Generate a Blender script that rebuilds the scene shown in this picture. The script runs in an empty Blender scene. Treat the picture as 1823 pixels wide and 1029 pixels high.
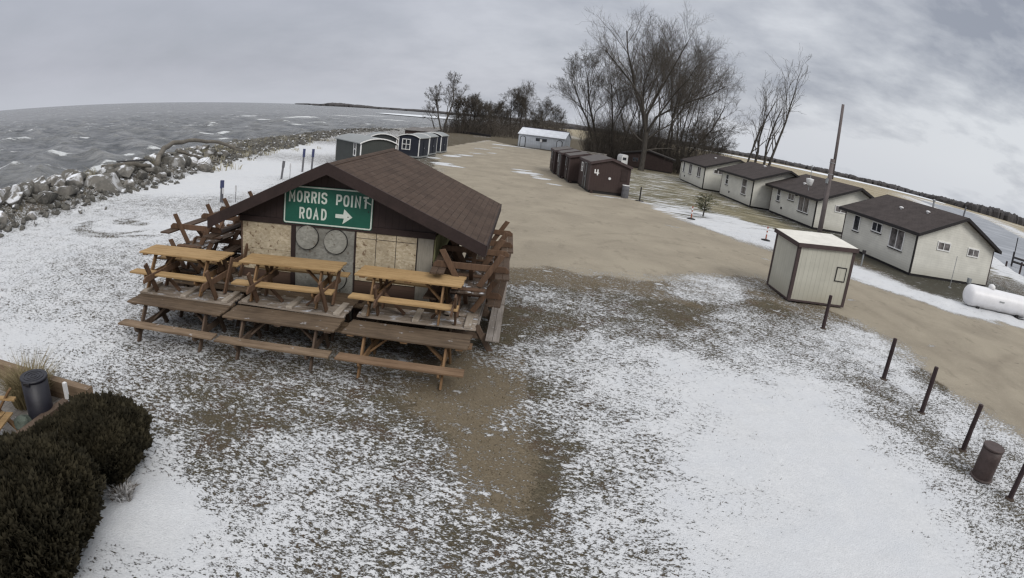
import bpy, bmesh, math, random
import numpy as np
from mathutils import Vector, Matrix, noise as mnoise
random.seed(7)
scene = bpy.context.scene
COL = scene.collection
R = math.radians

# ------------------------------------------------------------------ object helpers
def tag(o, label=None, cat=None, group=None, kind=None):
    if label: o['label'] = label
    if cat: o['category'] = cat
    if group: o['group'] = group
    if kind: o['kind'] = kind
    return o

def thing(name, label, cat, loc=(0, 0, 0), rz=0.0, group=None, rx=0.0, ry=0.0):
    o = bpy.data.objects.new(name, None); COL.objects.link(o)
    o.empty_display_size = .2
    o.location = loc; o.rotation_euler = (rx, ry, rz)
    return tag(o, label, cat, group)

class MB:
    """collects vertices and faces, then becomes one mesh object"""
    def __init__(s): s.v = []; s.f = []
    def add(s, vs, fs):
        b = len(s.v); s.v += [tuple(v) for v in vs]; s.f += [tuple(i + b for i in f) for f in fs]; return s
    def hexa(s, p):
        return s.add(p, [(0, 3, 2, 1), (4, 5, 6, 7), (0, 1, 5, 4), (1, 2, 6, 5), (2, 3, 7, 6), (3, 0, 4, 7)])
    def box(s, x0, x1, y0, y1, z0, z1):
        return s.hexa([(x0, y0, z0), (x1, y0, z0), (x1, y1, z0), (x0, y1, z0), (x0, y0, z1), (x1, y0, z1), (x1, y1, z1), (x0, y1, z1)])
    def beam(s, p0, p1, w, t, up=(0, 0, 1)):
        p0 = Vector(p0); p1 = Vector(p1); d = (p1 - p0).normalized(); u = Vector(up)
        a = d.cross(u)
        if a.length < 1e-4: a = d.cross(Vector((0, 1, 0)))
        a.normalize(); b = a.cross(d).normalized(); a = a * w / 2; b = b * t / 2
        return s.hexa([p0 - a - b, p0 + a - b, p0 + a + b, p0 - a + b, p1 - a - b, p1 + a - b, p1 + a + b, p1 - a + b])
    def tube(s, pts, rad, n=6, cap=True):
        pts = [Vector(p) for p in pts]; b = len(s.v); m = len(pts); ref = None
        for i, p in enumerate(pts):
            d = (pts[min(i + 1, m - 1)] - pts[max(i - 1, 0)])
            if d.length < 1e-9: d = Vector((0, 0, 1))
            d.normalize()
            a = d.cross(Vector((1, 0, 0)) if abs(d.x) < .8 else Vector((0, 1, 0))).normalized(); c = d.cross(a)
            r = rad[i] if isinstance(rad, (list, tuple)) else rad
            for k in range(n):
                an = 2 * math.pi * k / n
                s.v.append(tuple(p + a * (math.cos(an) * r) + c * (math.sin(an) * r)))
        for i in range(m - 1):
            for k in range(n):
                k2 = (k + 1) % n
                s.f.append((b + i * n + k, b + i * n + k2, b + (i + 1) * n + k2, b + (i + 1) * n + k))
        if cap:
            s.f.append(tuple(b + k for k in reversed(range(n)))); s.f.append(tuple(b + (m - 1) * n + k for k in range(n)))
        return s
    def lathe(s, prof, n=24, c=(0, 0, 0)):
        b = len(s.v); m = len(prof)
        for r, z in prof:
            for k in range(n):
                an = 2 * math.pi * k / n
                s.v.append((c[0] + r * math.cos(an), c[1] + r * math.sin(an), c[2] + z))
        for i in range(m - 1):
            for k in range(n):
                k2 = (k + 1) % n
                s.f.append((b + i * n + k, b + i * n + k2, b + (i + 1) * n + k2, b + (i + 1) * n + k))
        s.f.append(tuple(b + k for k in reversed(range(n)))); s.f.append(tuple(b + (m - 1) * n + k for k in range(n)))
        return s
    def prism(s, poly, y0, y1, axis='y'):
        """polygon in (x,z) pushed along y, or in (y,z) pushed along x"""
        n = len(poly)
        if axis == 'y': A = [(p[0], y0, p[1]) for p in poly]; B = [(p[0], y1, p[1]) for p in poly]
        elif axis == 'x': A = [(y0, p[0], p[1]) for p in poly]; B = [(y1, p[0], p[1]) for p in poly]
        else: A = [(p[0], p[1], y0) for p in poly]; B = [(p[0], p[1], y1) for p in poly]
        return s.add(A + B, [tuple(range(n)), tuple(range(2 * n - 1, n - 1, -1))] + [(i, i + n, (i + 1) % n + n, (i + 1) % n) for i in range(n)])
    def move(s, M, start=0):
        for i in range(start, len(s.v)): s.v[i] = tuple(M @ Vector(s.v[i]))
        return s
    def build(s, name, m, parent=None, smooth=False, bevel=0, label=None, fix=True):
        me = bpy.data.meshes.new(name); me.from_pydata(s.v, [], s.f); me.update()
        if fix:
            bm = bmesh.new(); bm.from_mesh(me); bmesh.ops.recalc_face_normals(bm, faces=bm.faces)
            if bevel:
                bmesh.ops.bevel(bm, geom=[e for e in bm.edges if len(e.link_faces) == 2 and e.calc_face_angle(0) > .6], offset=bevel, segments=1, affect='EDGES', clamp_overlap=True)
            bm.to_mesh(me); bm.free()
        if smooth: me.polygons.foreach_set('use_smooth', [True] * len(me.polygons))
        if m: me.materials.append(m)
        o = bpy.data.objects.new(name, me); COL.objects.link(o)
        if parent: o.parent = parent
        if label: o['label'] = label
        return o

def copy_tree(o, parent=None):
    c = o.copy(); COL.objects.link(c); c.parent = parent
    for ch in list(o.children): copy_tree(ch, c)
    return c

# ------------------------------------------------------------------ material helpers
class NT:
    def __init__(s, name):
        s.m = bpy.data.materials.new(name); s.m.use_nodes = True; s.t = s.m.node_tree; s.t.nodes.clear()
        s.out = s.n('ShaderNodeOutputMaterial')
    def n(s, typ, **kw):
        nd = s.t.nodes.new(typ)
        for k, v in kw.items(): setattr(nd, k, v)
        return nd
    def lk(s, a, b): s.t.links.new(a, b)
    def put(s, sock, v):
        if isinstance(v, bpy.types.NodeSocket): s.lk(v, sock)
        elif isinstance(v, (tuple, list)) and len(v) == 3 and sock.type == 'RGBA': sock.default_value = (*v, 1)
        else: sock.default_value = v
    def math(s, op, a, b=0.0, c=None, clamp=False):
        nd = s.n('ShaderNodeMath', operation=op, use_clamp=clamp); s.put(nd.inputs[0], a); s.put(nd.inputs[1], b)
        if c is not None: s.put(nd.inputs[2], c)
        return nd.outputs[0]
    def mix(s, f, a, b, bt='MIX'):
        nd = s.n('ShaderNodeMix', data_type='RGBA', blend_type=bt); s.put(nd.inputs[0], f); s.put(nd.inputs[6], a); s.put(nd.inputs[7], b); return nd.outputs[2]
    def ramp(s, f, lo, hi, a=0.0, b=1.0):
        nd = s.n('ShaderNodeMapRange', clamp=True); s.put(nd.inputs[0], f)
        for i, v in enumerate((lo, hi, a, b)): s.put(nd.inputs[i + 1], v)
        return nd.outputs[0]
    def pos(s, world=True, scale=None):
        v = s.n('ShaderNodeNewGeometry').outputs['Position'] if world else s.n('ShaderNodeTexCoord').outputs['Object']
        if scale:
            mp = s.n('ShaderNodeMapping'); s.lk(v, mp.inputs[0]); mp.inputs['Scale'].default_value = scale; v = mp.outputs[0]
        return v
    def noise(s, v, sc, det=4, rough=.55, dist=0.0):
        nd = s.n('ShaderNodeTexNoise'); s.lk(v, nd.inputs['Vector']); nd.inputs['Scale'].default_value = sc; nd.inputs['Detail'].default_value = det
        nd.inputs['Roughness'].default_value = rough; nd.inputs['Distortion'].default_value = dist; return nd.outputs[0]
    def attr(s, nm):
        return s.n('ShaderNodeAttribute', attribute_name=nm).outputs['Fac']
    def sep(s, v):
        nd = s.n('ShaderNodeSeparateXYZ'); s.lk(v, nd.inputs[0]); return nd.outputs
    def rnd(s): return s.n('ShaderNodeObjectInfo').outputs['Random']
    def bump(s, h, st=.3, d=.02):
        nd = s.n('ShaderNodeBump'); nd.inputs['Strength'].default_value = st; nd.inputs['Distance'].default_value = d; s.lk(h, nd.inputs['Height']); return nd.outputs[0]
    def bsdf(s, col, rough=.8, nrm=None, spec=.3, metal=0.0, extra=None):
        b = s.n('ShaderNodeBsdfPrincipled'); s.put(b.inputs['Base Color'], col); s.put(b.inputs['Roughness'], rough); s.put(b.inputs['Metallic'], metal)
        b.inputs['Specular IOR Level'].default_value = spec
        if nrm is not None: s.lk(nrm, b.inputs['Normal'])
        s.lk(b.outputs[0], s.out.inputs[0]); return s.m

def sc3(c, k): return tuple(min(1, x * k) for x in c)

def plain(name, col, rough=.75, var=.25, scale=6, bump=.25, spec=.3, stretch=(1, 1, 1), metal=0.0, world=False, objvar=.0, dirt=None):
    """a painted or raw surface with blotches, fine grain, dirt near the ground and a light bump"""
    t = NT(name); v = t.pos(world, stretch)
    a = t.noise(v, scale, 5, .6); b = t.noise(v, scale * 7, 3, .6)
    f = t.math('ADD', t.math('MULTIPLY', a, .65), t.math('MULTIPLY', b, .35))
    f = t.ramp(f, .32, .68)
    c = t.mix(f, sc3(col, 1 - var), sc3(col, 1 + var * .8))
    if objvar:
        k = t.ramp(t.rnd(), 0, 1, 1 - objvar, 1 + objvar)
        vm = t.n('ShaderNodeVectorMath', operation='SCALE'); t.lk(c, vm.inputs[0]); t.lk(k, vm.inputs[3]); c = vm.outputs[0]
    if dirt:
        z = t.sep(t.pos(True))[2]
        d = t.math('MULTIPLY', t.ramp(z, .05, dirt[1], 1, 0), t.ramp(t.noise(t.pos(True), 3, 4), .3, .65))
        c = t.mix(d, c, dirt[0])
    return t.bsdf(c, rough, t.bump(f, bump, .01), spec, metal)

def wood(name, col, col2, snow=0.0, along='x', objvar=.12, frost=.0):
    t = NT(name)
    st = {'x': (.35, 5, 5), 'y': (5, .35, 5), 'z': (5, 5, .35)}[along]
    v = t.pos(False, st); g = t.noise(v, 3.2, 6, .65, .6); bl = t.noise(t.pos(True), 1.7, 4, .6); fine = t.noise(v, 14, 3)
    f = t.ramp(t.math('ADD', t.math('MULTIPLY', g, .6), t.math('MULTIPLY', bl, .4)), .36, .66)
    c = t.mix(f, col, col2)
    c = t.mix(t.ramp(fine, .58, .72, 0, .45), c, sc3(col, .35))
    k = t.ramp(t.rnd(), 0, 1, 1 - objvar, 1 + objvar)
    vm = t.n('ShaderNodeVectorMath', operation='SCALE'); t.lk(c, vm.inputs[0]); t.lk(k, vm.inputs[3]); c = vm.outputs[0]
    if snow:
        nz = t.sep(t.n('ShaderNodeNewGeometry').outputs['Normal'])[2]
        m = t.math('MULTIPLY', t.ramp(nz, .5, .85), t.ramp(t.noise(t.pos(True, (1, 1, 1)), 4.5, 6, .65), .5 - snow * .35 + .2, .5 - snow * .35 + .34))
        c = t.mix(m, c, (.62, .64, .68))
    return t.bsdf(c, .8, t.bump(g, .35, .006), .25)

# ------------------------------------------------------------------ camera: the wide security lens (equidistant-like), on the lodge wall
F_PX, A3, PITCH, ROLL, CAMZ = 1054.8, .01864, .285327, .115126, 5.0
cam = bpy.data.cameras.new('camera'); camo = bpy.data.objects.new('camera', cam); COL.objects.link(camo)
cam.type = 'PANO'; cam.panorama_type = 'FISHEYE_LENS_POLYNOMIAL'; cam.sensor_width = 36.0; cam.sensor_fit = 'HORIZONTAL'
fmm = F_PX * 36 / 1823
cam.fisheye_fov = R(170)
cam.fisheye_polynomial_k0 = 0; cam.fisheye_polynomial_k1 = -1 / fmm; cam.fisheye_polynomial_k2 = 0
cam.fisheye_polynomial_k3 = -A3 / fmm ** 3; cam.fisheye_polynomial_k4 = 0
cam.clip_start = .05; cam.clip_end = 20000
cp, sp = math.cos(PITCH), math.sin(PITCH); c_, q_ = math.cos(ROLL), math.sin(ROLL)
fw = Vector((0, cp, -sp)); r0 = Vector((1, 0, 0)); u0 = Vector((0, sp, cp))
rr = c_ * r0 + q_ * u0; uu = -q_ * r0 + c_ * u0
camo.matrix_world = Matrix(((rr.x, uu.x, -fw.x, 0), (rr.y, uu.y, -fw.y, 0), (rr.z, uu.z, -fw.z, CAMZ), (0, 0, 0, 1)))
scene.camera = camo

# ------------------------------------------------------------------ sky and sun (heavy overcast)
SUN_EL, SUN_AZ = 38.0, 150.0            # degrees; azimuth clockwise from +Y
w = bpy.data.worlds.new('World'); scene.world = w; w.use_nodes = True
nt = w.node_tree; nt.nodes.clear()
class WT(NT):
    def __init__(s, tree): s.t = tree
wt = WT(nt)
out = wt.n('ShaderNodeOutputWorld'); bg = wt.n('ShaderNodeBackground')
sky = wt.n('ShaderNodeTexSky', sky_type='NISHITA'); sky.sun_disc = False; sky.sun_elevation = R(SUN_EL); sky.sun_rotation = R(SUN_AZ); sky.air_density = 1.5; sky.dust_density = 3
d = wt.n('ShaderNodeTexCoord').outputs['Generated']
x, y, z = wt.sep(d)
den = wt.math('ADD', wt.math('MAXIMUM', z, 0.0), .30)
cb = wt.n('ShaderNodeCombineXYZ'); wt.lk(wt.math('DIVIDE', x, den), cb.inputs[0]); wt.lk(wt.math('DIVIDE', y, den), cb.inputs[1])
mp = wt.n('ShaderNodeMapping'); wt.lk(cb.outputs[0], mp.inputs[0]); mp.inputs['Rotation'].default_value = (0, 0, R(25)); mp.inputs['Scale'].default_value = (.85, 1.0, 1); mp.inputs['Location'].default_value = (3.7, 1.2, 0)
n1 = wt.noise(mp.outputs[0], 1.35, 7, .52, .15)
n2 = wt.noise(mp.outputs[0], 4.5, 6, .6, .1)
az = wt.math('ARCTAN2', x, y)
right = wt.ramp(az, -.55, .75)                       # 0 over the lake, 1 over the cabins
cl = wt.math('ADD', wt.math('MULTIPLY', n1, .7), wt.math('MULTIPLY', n2, .3))
cl = wt.math('ADD', cl, wt.math('MULTIPLY', wt.ramp(z, .28, .02), wt.math('MULTIPLY', right, .10)))   # thin bright deck low in the east
amp = wt.ramp(right, 0, 1, .9, 1.95)
cl = wt.math('ADD', .5, wt.math('MULTIPLY', wt.math('SUBTRACT', cl, .5), amp))
f = wt.ramp(cl, .33, .68)
dark = wt.mix(right, (.392, .412, .472), (.30, .325, .385)); lite = wt.mix(right, (.47, .485, .555), (.675, .70, .74))
clouds = wt.mix(f, dark, lite)
clouds = wt.mix(wt.ramp(z, .06, -.01, 0, .55), clouds, (.60, .625, .67))
hz = wt.mix(wt.ramp(z, .36, .8), clouds, (1.06, 1.06, 1.07))       # the deck is brighter overhead, above the frame
mx = wt.n('ShaderNodeVectorMath', operation='SCALE'); wt.lk(sky.outputs[0], mx.inputs[0]); mx.inputs[3].default_value = .1
mx2 = wt.n('ShaderNodeVectorMath', operation='SCALE'); wt.lk(mx.outputs[0], mx2.inputs[0]); mx2.inputs[3].default_value = .06
ad = wt.n('ShaderNodeVectorMath', operation='ADD'); wt.lk(mx2.outputs[0], ad.inputs[0])
s10 = wt.n('ShaderNodeVectorMath', operation='SCALE'); wt.lk(hz, s10.inputs[0]); s10.inputs[3].default_value = 1.0
wt.lk(s10.outputs[0], ad.inputs[1])
st = wt.n('ShaderNodeVectorMath', operation='SCALE'); wt.lk(ad.outputs[0], st.inputs[0]); st.inputs[3].default_value = 10.0
wt.lk(st.outputs[0], bg.inputs[0]); bg.inputs[1].default_value = .1
wt.lk(bg.outputs[0], out.inputs[0])
ld = bpy.data.lights.new('sun', 'SUN'); ld.energy = 1.4; ld.angle = R(22); ld.color = (1, .965, .915)
so = bpy.data.objects.new('sun', ld); COL.objects.link(so)
el, azr = R(SUN_EL), R(SUN_AZ)
sd = Vector((math.sin(azr) * math.cos(el), math.cos(azr) * math.cos(el), math.sin(el)))
so.rotation_euler = sd.to_track_quat('Z', 'Y').to_euler(); so.location = (0, -20, 40)
scene.view_settings.view_transform = 'Standard'; scene.view_settings.look = 'None'; scene.view_settings.exposure = 0
scene.cycles.use_denoising = True; scene.cycles.filter_width = 1.35
scene.cycles.max_bounces = 6; scene.cycles.caustics_reflective = False; scene.cycles.caustics_refractive = False
# ------------------------------------------------------------------ ground: one sheet, painted by survey points
SURVEY = np.array([[float(a) for a in t.split(',')] for t in "-16.8,14.6,.8;-16.5,17.5,.8;-15.5,20.1,.85;-11.3,10.6,.75;-10.9,8.7,.85;-24.8,29.3,.9;-19.4,31.2,.95;-20.4,41.0,.95;-23.6,63.0,.9;-32.7,95.1,.8;-9.0,8.9,.8;-7.8,8.8,.72;-12.9,13.9,.7;-16.5,22.4,.75;-14.7,11.9,.8;-13.5,12.3,.75;-7.2,9.0,.58;-5.8,8.6,.45;-4.8,8.7,.4;-3.9,8.8,.42;-3.0,9.4,.48;-2.0,9.7,.32;-5.6,7.7,.55;-4.5,7.3,.22;-4.0,7.7,.3;-4.5,6.8,.42;-3.8,8.0,.35;-3.0,8.3,.45;-2.4,8.1,.4;-2.3,8.9,.38;-1.7,8.3,.45;-1.3,9.2,.03;-0.4,9.9,.03;-0.8,8.7,.05;-1.2,7.9,.55;-2.4,7.5,.65;-3.1,7.3,.65;-4.7,6.2,.8;-4.3,5.2,.97;-4.4,4.7,1;-3.4,4.6,.8;-3.3,6.3,.6;-3.8,6.4,.5;-2.5,6.5,.72;-1.4,7.2,.7;-0.9,7.8,.5;-0.2,8.0,.08;-0.0,7.2,.05;0.4,6.9,.04;0.6,6.6,.1;0.7,7.2,.15;0.2,8.4,.2;0.9,8.2,.3;0.5,8.9,.5;1.1,9.2,.65;-0.4,6.7,.45;-0.7,6.6,.62;-1.5,5.9,.65;-2.5,5.3,.75;-1.1,5.4,.62;-0.1,5.9,.55;0.6,5.7,.6;1.4,6.7,.8;1.0,5.4,.65;-0.4,5.2,.6;1.7,5.6,.8;2.7,6.9,.9;3.4,6.2,.9;-3.9,4.0,.8;-2.6,4.6,.75;-4.4,4.1,.8;-4.0,4.5,.9;-1.6,4.9,.68;0.0,11.7,.55;-0.4,11.0,.1;0.6,12.5,.7;1.3,11.7,.75;2.7,13.1,.8;2.4,11.1,.85;3.9,12.4,.9;4.9,11.0,.93;3.2,9.3,.88;5.7,9.6,1;5.9,7.2,1;7.3,11.4,.95;6.6,13.7,.8;6.9,9.2,.98;7.4,7.5,.97;7.5,5.7,.92;8.4,5.3,.75;8.1,5.6,.8;6.0,5.4,1;4.1,5.6,.97;4.0,8.2,.95;1.5,8.0,.75;1.9,9.1,.78;0.2,14.7,.15;-0.3,12.9,.1;1.1,14.6,.3;-0.2,16.1,.4;0.8,16.5,.6;2.3,15.9,.55;3.0,15.7,.45;3.6,14.5,.5;3.4,18.1,.4;4.9,16.3,.2;6.0,17.3,.15;4.7,17.4,.25;1.6,19.4,.25;0.3,18.8,.2;2.5,18.7,.2;4.5,19.2,.25;6.1,18.8,.7;8.2,20.7,.85;8.1,19.3,.8;6.7,16.9,.75;9.0,20.3,.3;8.9,18.6,.1;9.5,17.3,.55;8.0,15.8,.6;6.9,15.5,.6;5.3,14.2,.6;8.8,14.6,.7;9.3,17.8,.3;10.1,15.8,.8;11.7,16.2,.85;13.2,17.7,.5;13.2,19.0,.1;12.9,19.4,.05;13.4,17.2,.3;9.2,13.4,.75;9.5,12.0,.5;9.2,10.4,.55;9.6,9.5,.5;9.5,8.3,.5;10.9,14.1,.85;10.8,12.1,.85;10.8,9.8,.85;10.8,7.9,.7;10.5,11.0,.7;10.5,9.0,.75;9.8,6.5,.6;8.1,11.5,.85;8.0,9.7,.85;8.5,8.1,.85;8.8,7.4,.8;2.1,29.5,0;4.4,25.5,0;8.0,24.2,0;-0.5,25.0,0;-3.0,39.1,0;0.9,98.7,.02;4.1,34.8,0;11.2,29.6,0;11.1,25.8,.02;16.0,16.0,.02;14.8,12.0,0;15.8,19.8,.02;16.2,22.3,.02;18.2,14.7,0;14.9,23.4,.02;8.0,32.0,0;6.4,39.1,0;-8.2,79.4,.05;-2.0,59.1,.05;19.5,18.0,.02;15.3,17.0,.02;13.2,12.7,.02;1.8,24.0,0;0.0,21.1,.03;18.7,27.9,.95;19.5,25.0,1;18.9,26.4,.95;20.7,23.9,1;22.5,22.4,1;25.3,21.5,1;22.9,32.4,.05;22.8,29.6,.1;22.8,26.6,.08;25.4,26.9,.08;27.1,26.3,.1;22.2,32.9,.1;29.7,25.0,.1;14.1,68.4,.35;15.1,58.7,.3;16.9,54.2,.25;10.4,42.7,.8;11.7,41.3,.85;15.5,42.0,.97;15.7,37.7,1;17.3,48.7,.15;18.3,43.2,.1;17.9,46.0,.1;16.9,50.6,.25;13.4,36.0,.95;12.1,38.0,.88;10.3,38.8,.75;10.0,45.4,.4;9.5,50.1,.35;15.1,33.6,.95;16.0,65.0,.3;10.8,51.5,.35;17.8,59.5,.2;19.0,43.0,.08;16.3,40.3,1;-32.1,96.2,.6;-28.1,120.9,.5;-30.8,105.3,.6;-28.0,145.2,.5;7.4,133.8,.2;12.7,82.3,.3;-10.0,168.8,.4;11.1,71.1,.3;13.9,75.5,.35;53.8,49.0,.9;45.4,40.2,.6;61.1,53.0,.95;45.1,42.1,.2".split(';')])
SHORE = [(-21, -60), (-21.5, 0), (-20.8, 16), (-21.4, 24), (-22.0, 32), (-24, 43), (-26, 52), (-29, 78), (-31.5, 96), (-32, 112), (-28.5, 160), (-20, 235), (0, 420), (60, 900), (250, 2000), (250, 9000)]
def shore_x(y):
    ys = [p[1] for p in SHORE]; xs = [p[0] for p in SHORE]; return np.interp(y, ys, xs)
LOT = [(-2, 19.6), (1.7, 20.0), (5.8, 20.2), (8.6, 22.3), (10.3, 23.3), (11.4, 22.0), (12.2, 18.4), (12.3, 15), (12.3, 11.7), (12.5, 8.7), (12.7, -30), (70, -30), (70, 21.5), (26, 21.3), (21.3, 22.3), (19, 24.4), (17.3, 26.5), (14, 31), (11.6, 36.6), (9.9, 44.0), (8.5, 47.5), (6.2, 60), (7.5, 104), (-2, 111), (-8.5, 126), (-11.8, 87), (-11.4, 74), (-8.6, 57), (-6.5, 40), (-5, 27)]
BAY = [(49, 34), (52, 44), (58, 53), (70, 70), (120, 130), (200, 235), (330, 420), (600, 640), (420, 430), (200, 175), (160, 120), (110, 40), (60, 10)]
def poly_sd(px, py, poly):
    """signed distance, positive inside"""
    d = np.full(px.shape, 1e9); ins = np.zeros(px.shape, bool); n = len(poly)
    for i in range(n):
        x0, y0 = poly[i]; x1, y1 = poly[(i + 1) % n]; ex, ey = x1 - x0, y1 - y0
        t = np.clip(((px - x0) * ex + (py - y0) * ey) / (ex * ex + ey * ey), 0, 1)
        d = np.minimum(d, np.hypot(px - x0 - t * ex, py - y0 - t * ey))
        c = ((y0 > py) != (y1 > py))
        if abs(ey) > 1e-9:
            ins ^= c & (px < ex * (py - y0) / ey + x0)
    return np.where(ins, d, -d)
def vnoise(x, y, s, seed):
    rs = np.random.RandomState(seed); o = np.zeros(x.shape); a = 1.0
    for k in range(4):
        for _ in range(3):
            an = rs.rand() * 6.283; ph = rs.rand() * 6.283; fr = (2 ** k) / s * (0.7 + .6 * rs.rand())
            o += a * np.sin((x * math.cos(an) + y * math.sin(an)) * fr * 6.283 + ph + 1.3 * np.sin((x * math.sin(an) - y * math.cos(an)) * fr * 3 + ph))
        a *= .55
    return o / 4.0
def sm(a, b, x):
    t = np.clip((x - a) / (b - a), 0, 1); return t * t * (3 - 2 * t)
def ground_z(x, y):
    sx = shore_x(y); t = sx - x                                  # metres past the landward foot of the rock berm
    berm = .75 * sm(-1.0, 2.0, t) - 3.2 * sm(3.2, 8.0, t)
    far = 1 - sm(42, 100, y)
    z = berm * (.3 + .7 * far) + 0
    z = np.where(t > 3, np.minimum(z, berm), z)
    b = poly_sd(x, y, BAY); z = z - 1.5 * sm(-2.5, 4, b)
    return z
def axis(segs):
    o = []
    for a, b, s in segs:
        n = max(1, int(round((b - a) / s))); o += list(np.linspace(a, b, n, endpoint=False))
    return np.array(o + [segs[-1][1]])
gx = axis([(-6000, -400, 700), (-400, -60, 40), (-60, -30, 3), (-30, -12, .3), (-12, 13, .14), (13, 36, .35), (36, 110, 2), (110, 500, 15), (500, 6000, 400)])
gy = axis([(-300, -20, 40), (-20, 2, 2), (2, 14, .14), (14, 30, .2), (30, 70, .35), (70, 130, .9), (130, 300, 6), (300, 1200, 40), (1200, 9000, 500)])
X, Y = np.meshgrid(gx, gy); shp = X.shape; X = X.ravel(); Y = Y.ravel()
near = (np.abs(X) < 120) & (Y < 160)
sd_lot = poly_sd(X, Y, LOT) + .55 * vnoise(X, Y, 3.0, 3)
gravel = sm(-.7, .5, sd_lot)
def idw(x, y):
    num = np.zeros(x.shape); den = np.zeros(x.shape)
    for sx, sy, sv in SURVEY:
        dd = (x - sx) ** 2 + (y - sy) ** 2 + .02 * (1 + .004 * (sx * sx + sy * sy)); wgt = dd ** -1.9; num += wgt * sv; den += wgt
    return num / den
snow = np.full(X.shape, .35); snow[near] = idw(X[near] + .35 * vnoise(X[near], Y[near], 2.2, 5), Y[near] + .3 * vnoise(X[near], Y[near], 2.2, 6))
lotm = sm(.3, 1.6, sd_lot); snow *= (1 - .97 * lotm)
# ploughed patches of old snow on the lot (centre, half sizes, turn)
for cx, cy, a, b, rot, s in [(.2, 56.9, 1.9, 1.6, .2, 1), (1.5, 52.9, 1.2, 1.0, .3, 1), (2.5, 49.1, 1.0, .55, -.5, 1), (-.4, 59.6, 1.4, .8, 0, .9), (1.0, 54.8, .7, .9, 0, .9), (-7.3, 55.9, 2.3, .9, -.4, 1), (-8.2, 57.6, 1.6, 1.5, 0, .9), (-8.7, 68.9, 1.5, 2.0, 0, 1), (-7.6, 72, 1.5, 1.4, .3, .95), (-9.9, 63.5, 1.1, 1.2, 0, .9), (-6.6, 78, 1.5, 1.2, 0, .8), (-4.9, 82, 1, 1.0, 0, .8), (-11.5, 143, 3, 9, 0, .9), (-8.5, 176, 4, 14, 0, .9), (-4.5, 110, 3.5, 2.4, -.3, 1), (-1, 109.5, 4, 1.6, -.4, 1), (-5, 98, 1.5, 2, 0, .6), (-7, 90, 2, 2, 0, .6), (6.5, 44.9, 1.8, .35, .25, .95), (13.9, 21.3, .45, .1, -.5, .9), (14.8, 15.9, .35, .1, -.6, .9), (12.6, 27.5, .5, .15, -.5, .7), (9, 34, .8, .25, -.6, .6), (13.0, 14.1, .4, .09, -.3, .8), (13.3, 16.5, .3, .08, -.3, .7)]:
    c0, s0 = math.cos(rot), math.sin(rot); u = ((X - cx) * c0 + (Y - cy) * s0) / a; v = (-(X - cx) * s0 + (Y - cy) * c0) / b
    g = np.exp(-(u * u + v * v) * 1.2) + .18 * vnoise(X, Y, .9, 9) * np.exp(-(u * u + v * v) * .5)
    snow = np.maximum(snow, s * sm(.25, .75, g))
# wheel marks: dark arcs in the snowy field, faint lines on the gravel
def arc(cx, cy, r, a0, a1, wd):
    dx, dy = X - cx, Y - cy; ang = np.degrees(np.arctan2(dy, dx)); rad = np.hypot(dx, dy)
    return np.where((ang > a0) & (ang < a1), np.exp(-((rad - r) / wd) ** 2), 0)
tracks = np.zeros(X.shape)
for a in [(-16.2, 19.9, 1.75, -190, -10, .13), (-16.0, 19.9, 2.25, -180, -60, .11), (-15.5, 21.0, 3.0, -120, -45, .1), (-16.4, 20.3, .3, -180, 180, .22), (-15.6, 20.2, .22, -180, 180, .16), (-16.9, 20.6, .22, -180, 180, .14)]:
    tracks = np.maximum(tracks, arc(*a))
snow *= 1 - .5 * tracks
rut = np.zeros(X.shape)
for a in [(3.5, 27.5, 3.6, 150, 260, .12), (7.5, 24, 4.2, 60, 160, .12), (7.5, 24, 5.6, 70, 150, .12), (5, 40, 11, 240, 300, .15), (5, 40, 12.4, 235, 300, .15), (22, 8, 8.2, 95, 178, .3), (22, 8, 6.6, 95, 175, .3)]:
    rut = np.maximum(rut, .7 * arc(*a))
rut = np.maximum(rut, .5 * (np.exp(-((X - 14.3 - .3 * np.sin(Y / 6)) / .28) ** 2) + np.exp(-((X - 16.1 - .3 * np.sin(Y / 6)) / .28) ** 2)) * (Y < 34)); rut = rut * np.clip(.6 + .5 * vnoise(X, Y, 2.5, 23), 0, 1)
dirt = np.exp(-(((X + .5) / 1.1) ** 2 + ((Y - 9.5) / 1.3) ** 2)) + np.exp(-(((X - .05 + .25 * vnoise(X, Y, 1.1, 17)) / .8) ** 2 + ((Y - 7.3) / 1.7) ** 2)) + .8 * np.exp(-(((X - 11.6) / 1.6) ** 2 + ((Y - 19.6) / 1.2) ** 2)) + .8 * np.exp(-((Y - 11.2) / 1.6) ** 2) * (X > -9) * (X < .5) + .85 * sm(-5.0, -.2, sd_lot + .8 * vnoise(X, Y, 1.6, 19)) * (Y < 30) * (Y > 15)
dirt = np.clip(dirt, 0, 1)
lawn = sm(7, 9, X) * sm(34, 40, Y) * (1 - sm(90, 120, Y))
marsh = np.clip(sm(70, 130, X) + sm(130, 260, Y) * sm(5, 40, X), 0, 1)
snow = np.where((Y < 13) & (Y > 3) & (X > -3) & (X < 3), np.maximum(snow, .17), snow); snow = np.where((X < -2) & (Y < 24) & (Y > 3) & (snow > .3), snow + .05, snow); snow = snow - .02 * np.exp(-((snow - .78) / .13) ** 2); snow = np.where((marsh > .5), .18, snow)
tsh = shore_x(Y) - X; bankm = sm(-.6, .8, tsh) * (1 - sm(9, 12, tsh)) * (Y > -10) * (Y < 140); snow = snow * (1 - bankm) + .38 * bankm; dirt = np.clip(dirt + .5 * bankm, 0, 1)
b_sd = poly_sd(X, Y, BAY); snow = np.where((b_sd > -14) & (b_sd < 1) & (X > 70), .9, snow); snow = np.where((b_sd > -7) & (b_sd < 2) & (X <= 70), .97, snow)
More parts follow.
